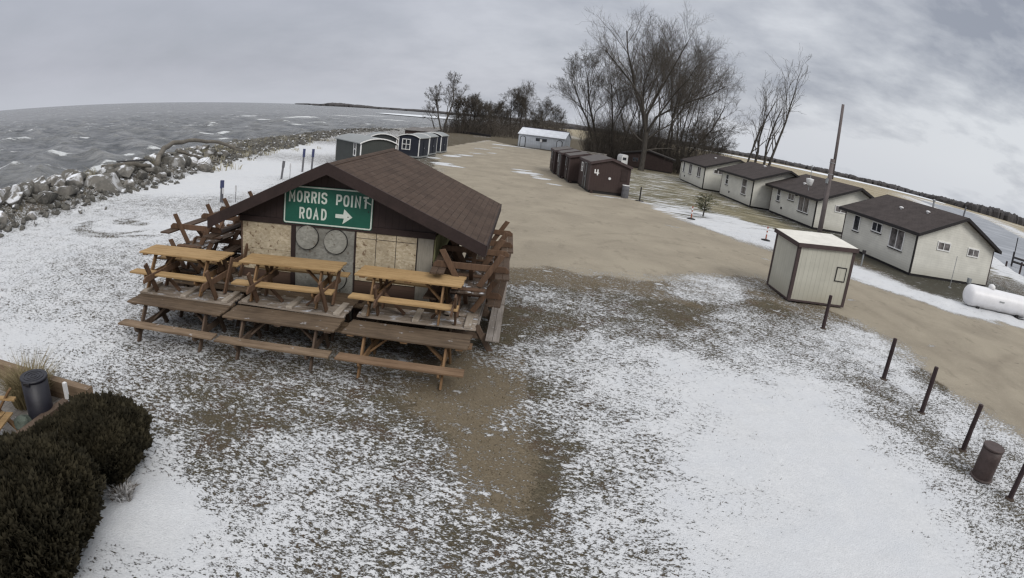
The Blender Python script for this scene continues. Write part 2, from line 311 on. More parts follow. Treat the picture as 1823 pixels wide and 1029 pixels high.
grove = (X < 48) & (X > -24) & (Y > 76) & (Y < 260); gm = sm(80, 92, Y) * (1 - sm(38, 48, X)) * (1 - sm(220, 260, Y)) * sm(-26, -20, X); marsh = marsh * (1 - gm); lawn = lawn * (1 - .8 * gm); snow = np.where(grove & (sd_lot < 0), snow * (1 - .7 * gm), snow)
verge = sm(28, 32, Y) * sm(7, 9, X) * (Y < 90); snow = np.where(verge > .5, np.minimum(snow, .86), snow); snow = np.where((X > 17) & (Y < 32) & (X < 40), np.minimum(snow, .90), snow)
hs = np.exp(-(np.maximum(0, np.maximum(22.2 - X, 0)) / .9) ** 2) * (X < 36) * (Y > 24.5) * (Y < 80); wet = np.clip(hs, 0, 1) * (b_sd < -5)
GZ = ground_z(X, Y)
nearz = (X > -22) & (X < 14) & (Y > 0) & (Y < 34)
lump = (.018 * vnoise(X, Y, .55, 11) + .02 * vnoise(X, Y, 2.4, 12)) * (1 - .85 * gravel)
bank = .16 * np.exp(-((sd_lot + 1.1) / .6) ** 2) * sm(17, 19, X) * (snow > .5)
Z = GZ + np.where(nearz, lump, 0) + bank
ny, nx = shp
idx = np.arange(ny * nx).reshape(shp)
faces = np.stack([idx[:-1, :-1], idx[:-1, 1:], idx[1:, 1:], idx[1:, :-1]], -1).reshape(-1, 4)
me = bpy.data.meshes.new('ground'); me.vertices.add(len(X)); me.vertices.foreach_set('co', np.stack([X, Y, Z], 1).ravel().astype(np.float32))
me.loops.add(len(faces) * 4); me.loops.foreach_set('vertex_index', faces.ravel().astype(np.int32))
me.polygons.add(len(faces)); me.polygons.foreach_set('loop_start', np.arange(0, len(faces) * 4, 4, dtype=np.int32)); me.polygons.foreach_set('loop_total', np.full(len(faces), 4, np.int32))
me.polygons.foreach_set('use_smooth', np.ones(len(faces), bool)); me.update(); me.validate()
for nm, arr in (('snow', snow), ('gravel', gravel), ('dirt', dirt), ('lawn', lawn), ('marsh', marsh), ('rut', rut), ('wet', wet)):
    at = me.attributes.new(nm, 'FLOAT', 'POINT'); at.data.foreach_set('value', arr.astype(np.float32))
t = NT('ground_cover'); P = t.pos()
S = t.attr('snow'); G = t.attr('gravel'); D = t.attr('dirt'); L = t.attr('lawn'); Mh = t.attr('marsh'); RT = t.attr('rut')
Prm = t.n('ShaderNodeMapping'); t.lk(P, Prm.inputs[0]); Prm.inputs['Rotation'].default_value = (0, 0, R(38)); Prm.inputs['Scale'].default_value = (.75, 1.15, 1); Pr = Prm.outputs[0]
n1 = t.noise(Pr, 12.0, 7, .66, .2); n2 = t.noise(P, 2.0, 3, .5); n3 = t.noise(Pr, 36, 4, .62); nL = t.noise(t.pos(True, (.35, 1.6, 1)), 1.1, 5, .6, .5)
nn = t.math('ADD', t.math('ADD', t.math('MULTIPLY', n1, .47), t.math('MULTIPLY', n2, .15)), t.math('MULTIPLY', n3, .38))
nn = t.math('ADD', t.math('MULTIPLY', nn, t.math('SUBTRACT', 1, t.math('MULTIPLY', L, .6))), t.math('MULTIPLY', nL, t.math('MULTIPLY', L, .6)))
s5 = t.math('SUBTRACT', S, .5); s52 = t.math('MULTIPLY', s5, s5); shift = t.math('ADD', t.math('MULTIPLY', s5, .17), t.math('MULTIPLY', t.math('MULTIPLY', s52, s52), t.math('MULTIPLY', s5, 4.6)))
sm_ = t.math('ADD', t.math('MULTIPLY', t.math('SUBTRACT', t.math('ADD', nn, shift), .51), 21.0), .5, clamp=True)
fk = t.noise(Pr, 2.6, 5, .62, .2); fk2 = t.ramp(t.math('ADD', fk, t.math('MULTIPLY', t.math('SUBTRACT', n3, .5), .25)), .615, .655); fl = t.math('MULTIPLY', fk2, t.math('MULTIPLY', t.ramp(S, .06, .22), t.math('SUBTRACT', 1, G))); sm_ = t.math('MAXIMUM', sm_, fl)
big = t.noise(P, .9, 5, .6)
grass = t.mix(t.ramp(n3, .35, .68), (.043, .037, .025), (.145, .124, .082)); grass = t.mix(t.ramp(big, .42, .62), grass, (.088, .072, .048))
grass = t.mix(t.math('MULTIPLY', t.ramp(t.noise(P, 1.4, 4), .52, .64), .6), grass, (.085, .055, .038))
tan = t.mix(t.ramp(nL, .35, .65), (.085, .08, .05), (.30, .265, .175)); grass = t.mix(L, grass, tan)
soil = t.mix(t.ramp(n3, .3, .7), (.095, .076, .05), (.20, .163, .112)); soil = t.mix(t.ramp(t.noise(P, 60, 2), .63, .72), soil, (.30, .26, .2))
grass = t.mix(t.math('MULTIPLY', t.attr('wet'), .75), grass, (.052, .052, .042)); base = t.mix(t.ramp(t.math('ADD', D, t.math('MULTIPLY', t.math('SUBTRACT', nn, .5), 2.6)), .42, .62), grass, soil)
gr1 = t.noise(P, 45, 3, .7); gr2 = t.noise(P, .35, 5, .6, .6)
gv = t.mix(t.ramp(gr1, .3, .72), (.27, .236, .18), (.405, .36, .285)); gv = t.mix(t.ramp(gr2, .35, .7, 0, .7), gv, (.225, .196, .153)); gv = t.mix(t.math('MULTIPLY', RT, .55), gv, (.15, .125, .095))
gv = t.mix(t.ramp(t.noise(t.pos(True, (1, .45, 1)), 1.3, 6, .68), .56, .74, 0, .6), gv, (.15, .128, .098)); gv = t.mix(t.ramp(t.noise(P, 5, 5, .7), .55, .75, 0, .45), gv, (.42, .375, .31)); gv = t.mix(t.ramp(t.noise(P, 13, 3, .7), .6, .72, 0, .5), gv, (.13, .11, .085)); gv = t.mix(t.ramp(t.noise(t.pos(True, (.5, 1.6, 1)), 2.1, 4, .55), .66, .72, 0, .7), gv, (.12, .10, .078))
base = t.mix(t.ramp(t.math('ADD', G, t.math('MULTIPLY', t.math('SUBTRACT', nn, .5), 1.8)), .36, .64), base, gv)
mar = t.mix(t.ramp(t.noise(t.pos(True, (.02, .05, 1)), 1, 5), .4, .6), (.25, .21, .135), (.36, .31, .215)); base = t.mix(Mh, base, mar)
sn = t.mix(t.ramp(nn, .4, .7), (.555, .568, .585), (.71, .72, .735)); sn = t.mix(t.ramp(big, .4, .68, 0, .65), sn, (.58, .60, .63)); thin = t.math('MULTIPLY', t.ramp(S, .97, .45), t.ramp(n1, .62, .42, .35, 1)); sn = t.mix(t.math('MULTIPLY', thin, .16), sn, (.34, .33, .31))
col = t.mix(sm_, base, sn)
h = t.math('ADD', t.math('MULTIPLY', sm_, .5), t.math('MULTIPLY', n3, .5))
t.bsdf(col, t.ramp(sm_, 0, 1, .95, .75), t.bump(h, .9, .045), .2)
me.materials.append(t.m)
go = bpy.data.objects.new('ground', me); COL.objects.link(go); tag(go, kind='structure')

def gz1(x, y): return float(ground_z(np.array([float(x)]), np.array([float(y)]))[0])

# dead grass blades standing through the thin snow: stuff
rs = np.random.RandomState(4)
N = 150000
bx_ = rs.uniform(-9, 11.5, N); by_ = rs.uniform(4.2, 22, N)
keep = rs.rand(N) < np.clip(1.15 - by_ / 26, .15, 1)
bx_ = bx_[keep]; by_ = by_[keep]
ix = np.clip(np.searchsorted(gx, bx_), 0, nx - 1); iy = np.clip(np.searchsorted(gy, by_), 0, ny - 1)
sv = snow.reshape(shp)[iy, ix]; gvv = gravel.reshape(shp)[iy, ix]; dv = dirt.reshape(shp)[iy, ix]
zz = Z.reshape(shp)[iy, ix]
k2 = (rs.rand(len(bx_)) < np.clip(.97 - sv, 0, 1) ** 1.25 * (1 - gvv) * (1 - .7 * dv))
bx_, by_, zz = bx_[k2], by_[k2], zz[k2]
n = len(bx_); an = rs.rand(n) * 6.28; hh = rs.uniform(.015, .05, n); wd = rs.uniform(.004, .010, n); le = rs.uniform(.0, .06, n); la = rs.rand(n) * 6.28
v0 = np.stack([bx_ - wd * np.cos(an), by_ - wd * np.sin(an), zz - .01], 1); v1 = np.stack([bx_ + wd * np.cos(an), by_ + wd * np.sin(an), zz - .01], 1)
v2 = np.stack([bx_ + le * np.cos(la), by_ + le * np.sin(la), zz + hh], 1)
V = np.stack([v0, v1, v2], 1).reshape(-1, 3)
me = bpy.data.meshes.new('grass'); me.vertices.add(3 * n); me.vertices.foreach_set('co', V.ravel().astype(np.float32)); me.loops.add(3 * n); me.loops.foreach_set('vertex_index', np.arange(3 * n, dtype=np.int32))
me.polygons.add(n); me.polygons.foreach_set('loop_start', np.arange(0, 3 * n, 3, dtype=np.int32)); me.polygons.foreach_set('loop_total', np.full(n, 3, np.int32)); me.update(); me.validate()
t = NT('dead_grass'); c = t.mix(t.ramp(t.noise(t.pos(), 40, 2), .35, .65), (.04, .033, .02), (.15, .122, .075)); t.bsdf(c, .9, None, .1)
me.materials.append(t.m); o = bpy.data.objects.new('grass', me); COL.objects.link(o)
tag(o, 'short dead grass poking through thin snow on the lawn', 'grass', kind='stuff')

# ------------------------------------------------------------------ lake, bay and ice
wx = axis([(-9000, -600, 500), (-600, -200, 12), (-200, -90, 2.2), (-90, -24.5, .8)]); wy = axis([(-200, 0, 20), (0, 120, .9), (120, 320, 3), (320, 1200, 20), (1200, 12000, 700)])
WX, WY = np.meshgrid(wx, wy); wsh = WX.shape; WX = WX.ravel(); WY = WY.ravel()
fade = 1 - sm(120, 420, np.hypot(WX, WY))
wz = np.zeros(WX.shape); rs = np.random.RandomState(21)
for lam, amp in ((13, .24), (8.3, .20), (5.5, .14), (3.9, .09), (2.8, .06), (2.1, .04)):
    for _ in range(2):
        an = R(-118 + rs.uniform(-24, 24)); kx, ky = math.cos(an) / lam, math.sin(an) / lam; ph = rs.rand() * 6.28
        q = (WX * kx + WY * ky) * 6.283 + ph + .8 * np.sin((WX * ky - WY * kx) * 1.7 + ph)
        wz += amp * (1 - 2 * np.abs(np.sin(q / 2)) ** .9 * .9)
foam = np.zeros(WX.shape)
for fx, fy, a in [(-59.9, 58.8, 1.6), (-134, 118.5, 1.9), (-100.6, 88.2, 1.8), (-94, 121, 1.3), (-58.7, 97.9, 1.5), (-84.7, 141, 2), (-84.8, 147, 1.8), (-60, 107, 1.6), (-92, 193, 3), (-104, 260, 6), (-101, 240, 5), (-45.5, 57, 1.0), (-41.4, 49.4, 1.2), (-41.8, 46.6, 1.2), (-105.8, 335, 9), (-107, 397, 10), (-71, 304, 6), (-125, 244, 4), (-91, 131, 1.4), (-83.8, 90, 1.1), (-52, 75, 1.0), (-48, 66, 1.1), (-47, 84, 1.2), (-66, 160, 2.2), (-58, 205, 3)]:
    rot = R(-28); u = (WX - fx) * math.cos(rot) + (WY - fy) * math.sin(rot); v = -(WX - fx) * math.sin(rot) + (WY - fy) * math.cos(rot)
    g = np.exp(-(u / (a * 2.2)) ** 2 - (v / (a * 1.15)) ** 2); foam = np.maximum(foam, 1.15 * g); wz += np.where(np.hypot(fx, fy) < 150, .18 * g, 0)
edge = shore_x(WY) - WX
foam = np.maximum(foam, .92 * np.exp(-((edge - 6.4) / 1.7) ** 2))
Wz = -.95 + wz * fade
ny2, nx2 = wsh; idx = np.arange(ny2 * nx2).reshape(wsh); faces = np.stack([idx[:-1, :-1], idx[:-1, 1:], idx[1:, 1:], idx[1:, :-1]], -1).reshape(-1, 4)
me = bpy.data.meshes.new('lake'); me.from_pydata(np.stack([WX, WY, Wz], 1).tolist(), [], faces.tolist()); me.polygons.foreach_set('use_smooth', np.ones(len(faces), bool)); me.update()
at = me.attributes.new('foam', 'FLOAT', 'POINT'); at.data.foreach_set('value', foam.astype(np.float32))
at = me.attributes.new('crest', 'FLOAT', 'POINT'); at.data.foreach_set('value', (wz * fade).astype(np.float32))
t = NT('lake_water'); P = t.pos(True); Pw = t.n('ShaderNodeMapping'); t.lk(P, Pw.inputs[0]); Pw.inputs['Rotation'].default_value = (0, 0, R(28)); Pw.inputs['Scale'].default_value = (.42, 1, 1); Pv = Pw.outputs[0]
a = t.noise(Pv, .55, 6, .62, .4); b = t.noise(Pv, .12, 4, .55); c2 = t.noise(Pv, 2.6, 4, .6)
dist = t.n('ShaderNodeVectorMath', operation='LENGTH'); t.lk(P, dist.inputs[0])
fo = t.math('ADD', t.attr('foam'), t.math('MULTIPLY', t.math('SUBTRACT', t.noise(Pv, 1.6, 6, .7), .5), 1.5))
fo = t.ramp(fo, .62, .85)
wild = t.ramp(t.math('ADD', t.math('ADD', t.math('MULTIPLY', t.noise(Pv, .11, 3, .5, .3), .5), t.math('MULTIPLY', a, .5)), t.math('MULTIPLY', t.attr('crest'), .06)), .605, .635)
fo = t.math('MAXIMUM', fo, t.math('MULTIPLY', wild, .85))
a2 = t.math('ADD', a, t.math('MULTIPLY', t.attr('crest'), .22)); wc = t.mix(t.ramp(a2, .34, .62), (.062, .068, .073), (.285, .288, .285)); wc = t.mix(t.ramp(b, .4, .62, 0, .5), wc, (.125, .13, .125))  # wave shading put into the colour: dark troughs, light crests
wc = t.mix(t.ramp(dist.outputs['Value'], 25, 90, .45, 0), wc, (.14, .135, .105))
wc = t.mix(fo, wc, (.72, .74, .75))
t.bsdf(wc, t.ramp(fo, 0, 1, .24, .9), t.bump(t.math('ADD', t.math('ADD', a, t.math('MULTIPLY', c2, .35)), t.math('MULTIPLY', t.noise(Pv, 1.25, 5, .65, .5), .6)), 1.0, 1.1), .5)
me.materials.append(t.m); o = bpy.data.objects.new('lake', me); COL.objects.link(o); tag(o, kind='structure')

mb = MB(); mb.add([(44, -60, -.75), (1600, -60, -.75), (1600, 1300, -.75), (44, 1300, -.75)], [(0, 1, 2, 3)])
t = NT('bay_water'); P = t.pos(True, (.05, .12, 1)); a = t.noise(P, 1.2, 5, .6); c = t.mix(t.ramp(a, .45, .62), (.19, .203, .225), (.32, .337, .365)); t.bsdf(c, .35, t.bump(t.noise(t.pos(), 1.5, 4), .2, .05), .4)
tag(mb.build('bay_water', t.m, fix=False), kind='structure')
ice_m = plain('ice', (.74, .77, .81), .6, .12, .02, .1, world=True)
mb = MB(); pts = [(-150, 560), (-120, 520), (-92, 500), (-60, 540), (-40, 640), (-60, 800), (-110, 740), (-160, 640)]
mb.add([(x, y, -.4) for x, y in pts], [tuple(range(len(pts)))]); tag(mb.build('ice', ice_m, fix=False), kind='structure')
mb = MB(); pts = [(300, 560), (420, 640), (520, 610), (620, 720), (700, 900), (500, 860), (340, 760), (200, 900), (230, 660)]
mb.add([(x, y, .12) for x, y in pts], [tuple(range(len(pts)))]); tag(mb.build('snow_field', ice_m, fix=False), kind='structure')
# ------------------------------------------------------------------ materials for built things
SHINGLE = None
def shingle(name, c1, c2, axis_uv):
    """three-tab roofing: courses run along the eave"""
    t = NT(name); p = t.sep(t.pos(False)); cbx = t.n('ShaderNodeCombineXYZ')
    t.lk(p[axis_uv[0]], cbx.inputs[0]); t.lk(t.math('MULTIPLY', p[axis_uv[1]], axis_uv[2]), cbx.inputs[1])
    b = t.n('ShaderNodeTexBrick'); t.lk(cbx.outputs[0], b.inputs['Vector']); b.inputs['Scale'].default_value = 1.0
    b.inputs['Color1'].default_value = (*c1, 1); b.inputs['Color2'].default_value = (*c2, 1); b.inputs['Mortar'].default_value = (*sc3(c1, .5), 1)
    b.inputs['Mortar Size'].default_value = .009; b.inputs['Brick Width'].default_value = .33; b.inputs['Row Height'].default_value = .155; b.inputs['Bias'].default_value = -.1
    n = t.noise(t.pos(False), 1.6, 5, .6); g = t.noise(t.pos(False), 40, 2)
    c = t.mix(t.ramp(n, .4, .62, 0, .6), b.outputs[0], sc3(c1, 1.5)); c = t.mix(t.ramp(t.noise(t.pos(False), .7, 4, .6), .52, .68, 0, .5), c, sc3(c1, .72)); c = t.mix(t.ramp(g, .35, .7, 0, .4), c, sc3(c1, .6))
    return t.bsdf(c, .9, t.bump(t.math('SUBTRACT', g, t.math('MULTIPLY', b.outputs['Fac'], 1.5)), .5, .01), .2)
def siding(name, col, pitch=.13, vertical=False, dark=.72, dirt=(.16, .15, .11)):
    t = NT(name); p = t.sep(t.pos(False))
    u = t.math('ADD', p[0], p[1]) if vertical else p[2]
    fr = t.math('FRACT', t.math('DIVIDE', u, pitch))
    line = t.ramp(fr, .0, .10, 1, 0); n = t.noise(t.pos(False), 1.1, 5, .6); st = t.noise(t.pos(False, (2, 2, .15)), 2.4, 5, .6)
    c = t.mix(t.ramp(n, .35, .7), sc3(col, .88), sc3(col, 1.06)); c = t.mix(t.math('MULTIPLY', line, .75), c, sc3(col, dark * .72))
    c = t.mix(t.ramp(st, .58, .8, 0, .4), c, sc3(col, .7))
    z = t.sep(t.pos())[2]; c = t.mix(t.math('MULTIPLY', t.ramp(z, .1, .9, .55, 0), t.ramp(n, .3, .7, .3, 1)), c, dirt)
    h = fr if not vertical else t.math('SUBTRACT', 1, line)
    return t.bsdf(c, .65, t.bump(h, .4, .015), .3)
M = {}
M['stand_shingle'] = shingle('stand_shingle', (.062, .042, .032), (.094, .067, .052), (1, 0, 1.06))
M['house_shingle'] = shingle('house_shingle', (.058, .048, .046), (.074, .062, .059), (1, 0, 1.05))
M['brown_paint'] = plain('brown_paint', (.034, .022, .020), .7, .3, 3, .15)
M['brown_board'] = siding('brown_board', (.040, .027, .025), .16, True)
M['brown_shack'] = siding('brown_shack', (.052, .034, .031), .2, True, .6, (.05, .04, .035))
M['brown_trim'] = plain('brown_trim', (.066, .047, .046), .7, .25, 4, .15)
M['cream'] = siding('cream_siding', (.72, .71, .645), .15)
M['cream_front'] = siding('cream_front', (.56, .565, .50), .15)
M['shed_cream'] = siding('shed_cream', (.50, .49, .42), .2, True, .85, (.2, .17, .11))
M['shed_roof'] = plain('shed_roof', (.70, .68, .62), .6, .15, 1.5, .1)
M['white_paint'] = plain('white_paint', (.78, .78, .77), .5, .08, 5, .1)
M['grey_white'] = siding('grey_white', (.54, .575, .62), .4, True, .85)
M['white_metal'] = siding('white_metal', (.74, .77, .82), .3, True, .9)
M['dark_trim'] = plain('dark_trim', (.022, .020, .021), .6, .2, 4, .1)
M['grey_metal'] = plain('grey_metal', (.26, .275, .28), .5, .2, 4, .1, .5)
M['galv'] = plain('galvanised', (.34, .35, .36), .45, .25, 9, .1, .5, metal=.3)
M['fish_grey'] = siding('fish_grey', (.056, .061, .057), .16, True, .7, (.08, .085, .08))
M['fish_dark'] = siding('fish_dark', (.038, .042, .044), .16, True, .7, (.06, .06, .06))
M['fish_blue'] = siding('fish_blue', (.022, .026, .040), .16, True, .7, (.04, .045, .05))
M['fish_roof'] = plain('fish_roof', (.25, .265, .265), .5, .15, 2, .1, .5)
M['black'] = plain('black_plastic', (.012, .012, .016), .45, .3, 8, .15, .5)
M['can_black'] = plain('can_black', (.011, .011, .018), .5, .3, 6, .2, .5)
M['post_wood'] = wood('post_wood', (.028, .018, .019), (.06, .042, .042), along='z')
M['barrel'] = plain('barrel_paint', (.062, .042, .038), .55, .35, 7, .2, .4)
M['barrel_lid'] = plain('barrel_lid', (.065, .05, .048), .7, .4, 9, .2)
M['pole_wood'] = wood('pole_wood', (.10, .085, .085), (.18, .155, .15), along='z')
M['tank'] = plain('tank_white', (.72, .72, .74), .4, .08, 2, .05, .5, dirt=((.35, .32, .28), .5))
M['orange'] = plain('orange_plastic', (.34, .10, .055), .5, .2, 8, .1)
M['white_plastic'] = plain('white_plastic', (.72, .72, .72), .5, .1, 8, .1)
M['rubber'] = plain('rubber', (.02, .02, .02), .9, .3, 8, .2)
M['blue_post'] = plain('blue_post', (.045, .055, .12), .6, .25, 8, .1)
M['grey_post'] = plain('grey_post', (.12, .12, .13), .7, .3, 8, .1)
M['stake'] = plain('stake', (.55, .55, .56), .7, .2, 8, .1)
M['sign_green'] = plain('sign_green', (.012, .098, .066), .45, .18, 3, .05, .4)
M['sign_white'] = plain('sign_white', (.60, .66, .60), .5, .15, 9, .05)
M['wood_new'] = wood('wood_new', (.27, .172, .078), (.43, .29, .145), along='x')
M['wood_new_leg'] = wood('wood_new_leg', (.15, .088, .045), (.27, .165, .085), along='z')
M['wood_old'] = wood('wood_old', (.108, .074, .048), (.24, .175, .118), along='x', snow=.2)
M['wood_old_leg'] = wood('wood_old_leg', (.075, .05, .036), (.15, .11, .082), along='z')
M['wood_under'] = wood('wood_under', (.165, .128, .097), (.37, .32, .27), along='x', snow=.5)
M['wood_dark'] = wood('wood_dark', (.05, .034, .024), (.105, .07, .048), along='z')
M['wood_dark_top'] = wood('wood_dark_top', (.06, .042, .03), (.14, .105, .08), along='x', snow=.45)
M['wood_red'] = wood('wood_red', (.075, .045, .029), (.15, .09, .056), along='z')
M['grey_plank'] = wood('grey_plank', (.15, .135, .12), (.33, .31, .285), along='y', snow=.25)
M['driftwood'] = wood('driftwood', (.07, .062, .052), (.19, .172, .145), along='x')
def osb(name, c1, c2, c3):
    t = NT(name); v = t.pos(False, (1, 1, 1.7)); vo = t.n('ShaderNodeTexVoronoi'); t.lk(v, vo.inputs['Vector']); vo.inputs['Scale'].default_value = 17
    s = t.sep(vo.outputs['Color']); n = t.noise(t.pos(False), 2.1, 5, .62); dn = t.noise(t.pos(False), 9, 5, .6)
    c = t.mix(s[0], c1, c2); c = t.mix(t.ramp(n, .42, .66, 0, .6), c, sc3(c1, .62)); c = t.mix(t.ramp(dn, .6, .68, 0, .9), c, c3)
    return t.bsdf(c, .85, t.bump(s[1], .25, .004), .2)
M['osb'] = osb('osb', (.42, .345, .235), (.60, .52, .385), (.16, .105, .065))
M['ply'] = osb('grey_ply', (.21, .205, .18), (.30, .295, .265), (.12, .10, .08))
M['ply_disc'] = osb('ply_disc', (.26, .255, .225), (.36, .355, .315), (.15, .13, .1))
M['grey_board'] = wood('grey_board', (.22, .20, .165), (.36, .335, .28), along='z')
M['green_board'] = wood('green_board', (.16, .16, .075), (.40, .40, .22), along='z')
M['red_siding'] = siding('red_siding', (.105, .066, .048), .17, False, .7, (.06, .05, .04))
def glass(name, col=(.018, .020, .024)):
    t = NT(name); n = t.noise(t.pos(False), 2.5, 3); c = t.mix(t.ramp(n, .4, .62), col, sc3(col, 3.2)); return t.bsdf(c, .12, None, .5)
M['glass'] = glass('window_glass')
M['curtain_glass'] = glass('curtained_glass', (.06, .055, .055))
def bark(name, c1, c2):
    t = NT(name); n = t.noise(t.pos(True, (3, 3, .6)), 3, 5, .65); return t.bsdf(t.mix(t.ramp(n, .35, .68), c1, c2), .9, t.bump(n, .5, .03), .15)
M['bark'] = bark('bark', (.040, .036, .032), (.092, .083, .073))
M['twig'] = bark('twig', (.068, .060, .052), (.13, .116, .10))
M['brush'] = bark('brush_twigs', (.055, .048, .042), (.115, .10, .085))
M['far_wood'] = bark('far_wood', (.070, .067, .070), (.098, .093, .092))  # distance haze is mixed into this bark colour

# ------------------------------------------------------------------ small building kit (local: x = width, y = depth, z up; front face at y = 0)
def window(parent, axis, u, z, wd, ht, off, mull='v', frame=None, pane=None, sill=True):
    """axis 'f': on the x = 0 face looking -x, u along y; axis 'g': on the y = 0 face looking -y, u along x"""
    def bx(m, u0, u1, d0, d1, z0, z1):
        if axis == 'g': m.box(u0, u1, -d1, -d0, z0, z1)
        else: m.box(-d1, -d0, u0, u1, z0, z1)
    fr = MB(); b = .075; x0, x1, z0, z1 = u - wd / 2, u + wd / 2, z - ht / 2, z + ht / 2
    bx(fr, x0 - b, x1 + b, off - .03, off + .04, z1, z1 + b); bx(fr, x0 - b, x1 + b, off - .03, off + .04, z0 - b, z0)
    bx(fr, x0 - b, x0, off - .03, off + .04, z0, z1); bx(fr, x1, x1 + b, off - .03, off + .04, z0, z1)
    if mull in ('v', 'x'): bx(fr, u - .03, u + .03, off - .03, off + .034, z0, z1)
    if mull in ('h', 'x'):
        if mull == 'h': bx(fr, x0, x1, off - .03, off + .034, z - .03, z + .03)
        else: bx(fr, x0, u - .03, off - .03, off + .031, z - .03, z + .03); bx(fr, u + .03, x1, off - .03, off + .031, z - .03, z + .03)
    f = fr.build('window', frame or M['white_paint'], parent)
    p = MB(); bx(p, x0, x1, off - .03, off + .006, z0, z1); p.build('pane', pane or M['glass'], f)
    if sill:
        s = MB(); bx(s, x0 - b, x1 + b, off - .02, off + .07, z0 - b - .06, z0 - b - .003); s.build('sill', M['dark_trim'], f)
    return f

def gable_house(name, label, cat, loc, rz, L, W, ez, rz_top, ov, og, wall_m, front_m, roof_m, trim_m, group=None, skirt=.16):
    t = thing(name, label, cat, loc, rz, group)
    sl = (rz_top - ez) / (W / 2 + ov); th = .16
    zw = ez + sl * ov - th; zr = rz_top - th
    MB().prism([(0, skirt), (W, skirt), (W, zw), (W / 2, zr), (0, zw)], 0, L).build('wall', wall_m, t)
    MB().box(.06, W - .06, .06, L - .06, -.3, skirt - .002).build('foundation', M['dark_trim'], t)
    r = MB()
    for s in (-1, 1):
        xe = -ov if s < 0 else W + ov; xm = W / 2
        a = [(xe, -og, ez - th + .005), (xe, -og, ez), (xm, -og, rz_top), (xm, -og, rz_top - th + .005)]; b = [(p[0], L + og, p[2]) for p in a]
        r.add(a + b, [(0, 1, 2, 3), (7, 6, 5, 4), (0, 4, 5, 1), (1, 5, 6, 2), (2, 6, 7, 3), (3, 7, 4, 0)])
    r.build('roof', roof_m, t)
    for e in (MB().box(-ov - .035, -ov - .003, -og, L + og, ez - th - .03, ez + .012), MB().box(W + ov + .003, W + ov + .035, -og, L + og, ez - th - .03, ez + .012)):
        e.build('fascia', trim_m, t)
    for y in (-og - .035, L + og + .003):
        for s in (-1, 1):
            xe = -ov if s < 0 else W + ov
            pts = [(xe, ez - th - .03), (xe, ez + .012), (W / 2, rz_top + .012), (W / 2, rz_top - th - .03)]
            MB().prism(pts, y, y + .032).build('rake_board', trim_m, t)
    return t, sl
# ------------------------------------------------------------------ four cream cabins along the lane
def cabin(idx, label, loc, rz, L, W, ez, rzt, ov, og, fw_, gw_, extras):
    t, sl = gable_house('cabin', label, 'cabin', loc, rz, L, W, ez, rzt, ov, og, M['cream'], None, M['house_shingle'], M['dark_trim'], 'cream cabins with dark brown roofs along the lane')
    zt = ez + sl * ov - .2
    for (x, y) in ((0, 0), (W, 0), (0, L), (W, L)):
        c = MB(); sx = -.012 if x == 0 else .012; sy = -.012 if y == 0 else .012
        x0, x1 = (x - .014, x + .09) if x == 0 else (x - .09, x + .014); y0, y1 = (y - .014, y + .09) if y == 0 else (y - .09, y + .014)
        c.box(x0, x1, y0, y1, .12, ez - .18); c.build('corner_board', M['dark_trim'] if (x == 0 and y == 0) else M['brown_trim'], t)
    for (u, z, wd, ht, mu) in fw_: window(t, 'f', u, z, wd, ht, .02, mu, pane=M['curtain_glass'] if wd > 1 else M['glass'])
    for (u, z, wd, ht, mu) in gw_: window(t, 'g', u, z, wd, ht, .02, mu, pane=M['curtain_glass'], sill=False)
    for (kind, a, b) in extras:
        if kind == 'vent':                                         # roof vent on the front slope
            z = ez + sl * (a + ov); m = MB(); m.lathe([(.10, -.06), (.10, .06), (.17, .07), (.17, .12), (.05, .17)], 10, (a, b, z)); m.build('roof_vent', M['white_plastic'], t)
        if kind == 'flue':
            m = MB(); m.tube([(a, b, rzt - .25), (a, b, rzt + .45)], .075, 10); m.lathe([(.12, 0), (.12, .08), (.03, .14)], 10, (a, b, rzt + .42)); m.build('flue_pipe', M['galv'], t)
        if kind == 'tap':
            m = MB(); m.box(-.08, -.016, a - .09, a + .09, b - .1, b + .1); m.build('outlet_box', M['dark_trim'], t)
        if kind == 'light':
            m = MB(); m.box(-.16, -.016, a - .12, a + .12, b - .05, b + .06); m.build('wall_light', M['dark_trim'], t)
    return t
cabin(4, 'nearest cream cabin, with two gable windows, beside the white propane tank', (23.70, 29.70, 0), .098, 8.08, 8.27, 2.687, 4.308, .348, .455,
      [(6.5, 1.93, .62, .98, 'n'), (4.15, 2.12, 1.0, .52, 'v'), (1.9, 1.86, 1.35, 1.15, 'v')], [(2.65, 2.16, 1.15, .42, 'v'), (5.85, 2.15, 1.15, .42, 'v')],
      [('vent', 2.3, 4.6), ('vent', 2.9, 2.4), ('flue', 4.5, 3.6)])
cabin(3, 'cream cabin directly behind the tall bare utility pole', (23.915, 44.435, .03), .067, 8.49, 7.97, 2.545, 4.224, .428, .748,
      [(6.9, 1.82, .6, 1.0, 'h'), (4.45, 2.02, 1.05, .5, 'v'), (2.05, 1.72, 1.75, 1.2, 'v')], [(2.6, 2.05, 1.15, .45, 'v')], [('tap', 6.0, .75), ('light', 3.5, 2.3), ('vent', 1.6, 5.2)])
cabin(2, 'cream cabin with one tall double-hung window near its dark corner, third from the propane tank', (21.724, 53.967, 0), .014, 9.40, 6.99, 2.791, 4.275, .405, .788,
      [(7.45, 1.95, .75, 1.0, 'h'), (2.2, 1.78, 1.25, 1.45, 'h')], [], [('tap', 6.3, .7), ('vent', 2.9, 4.5)])
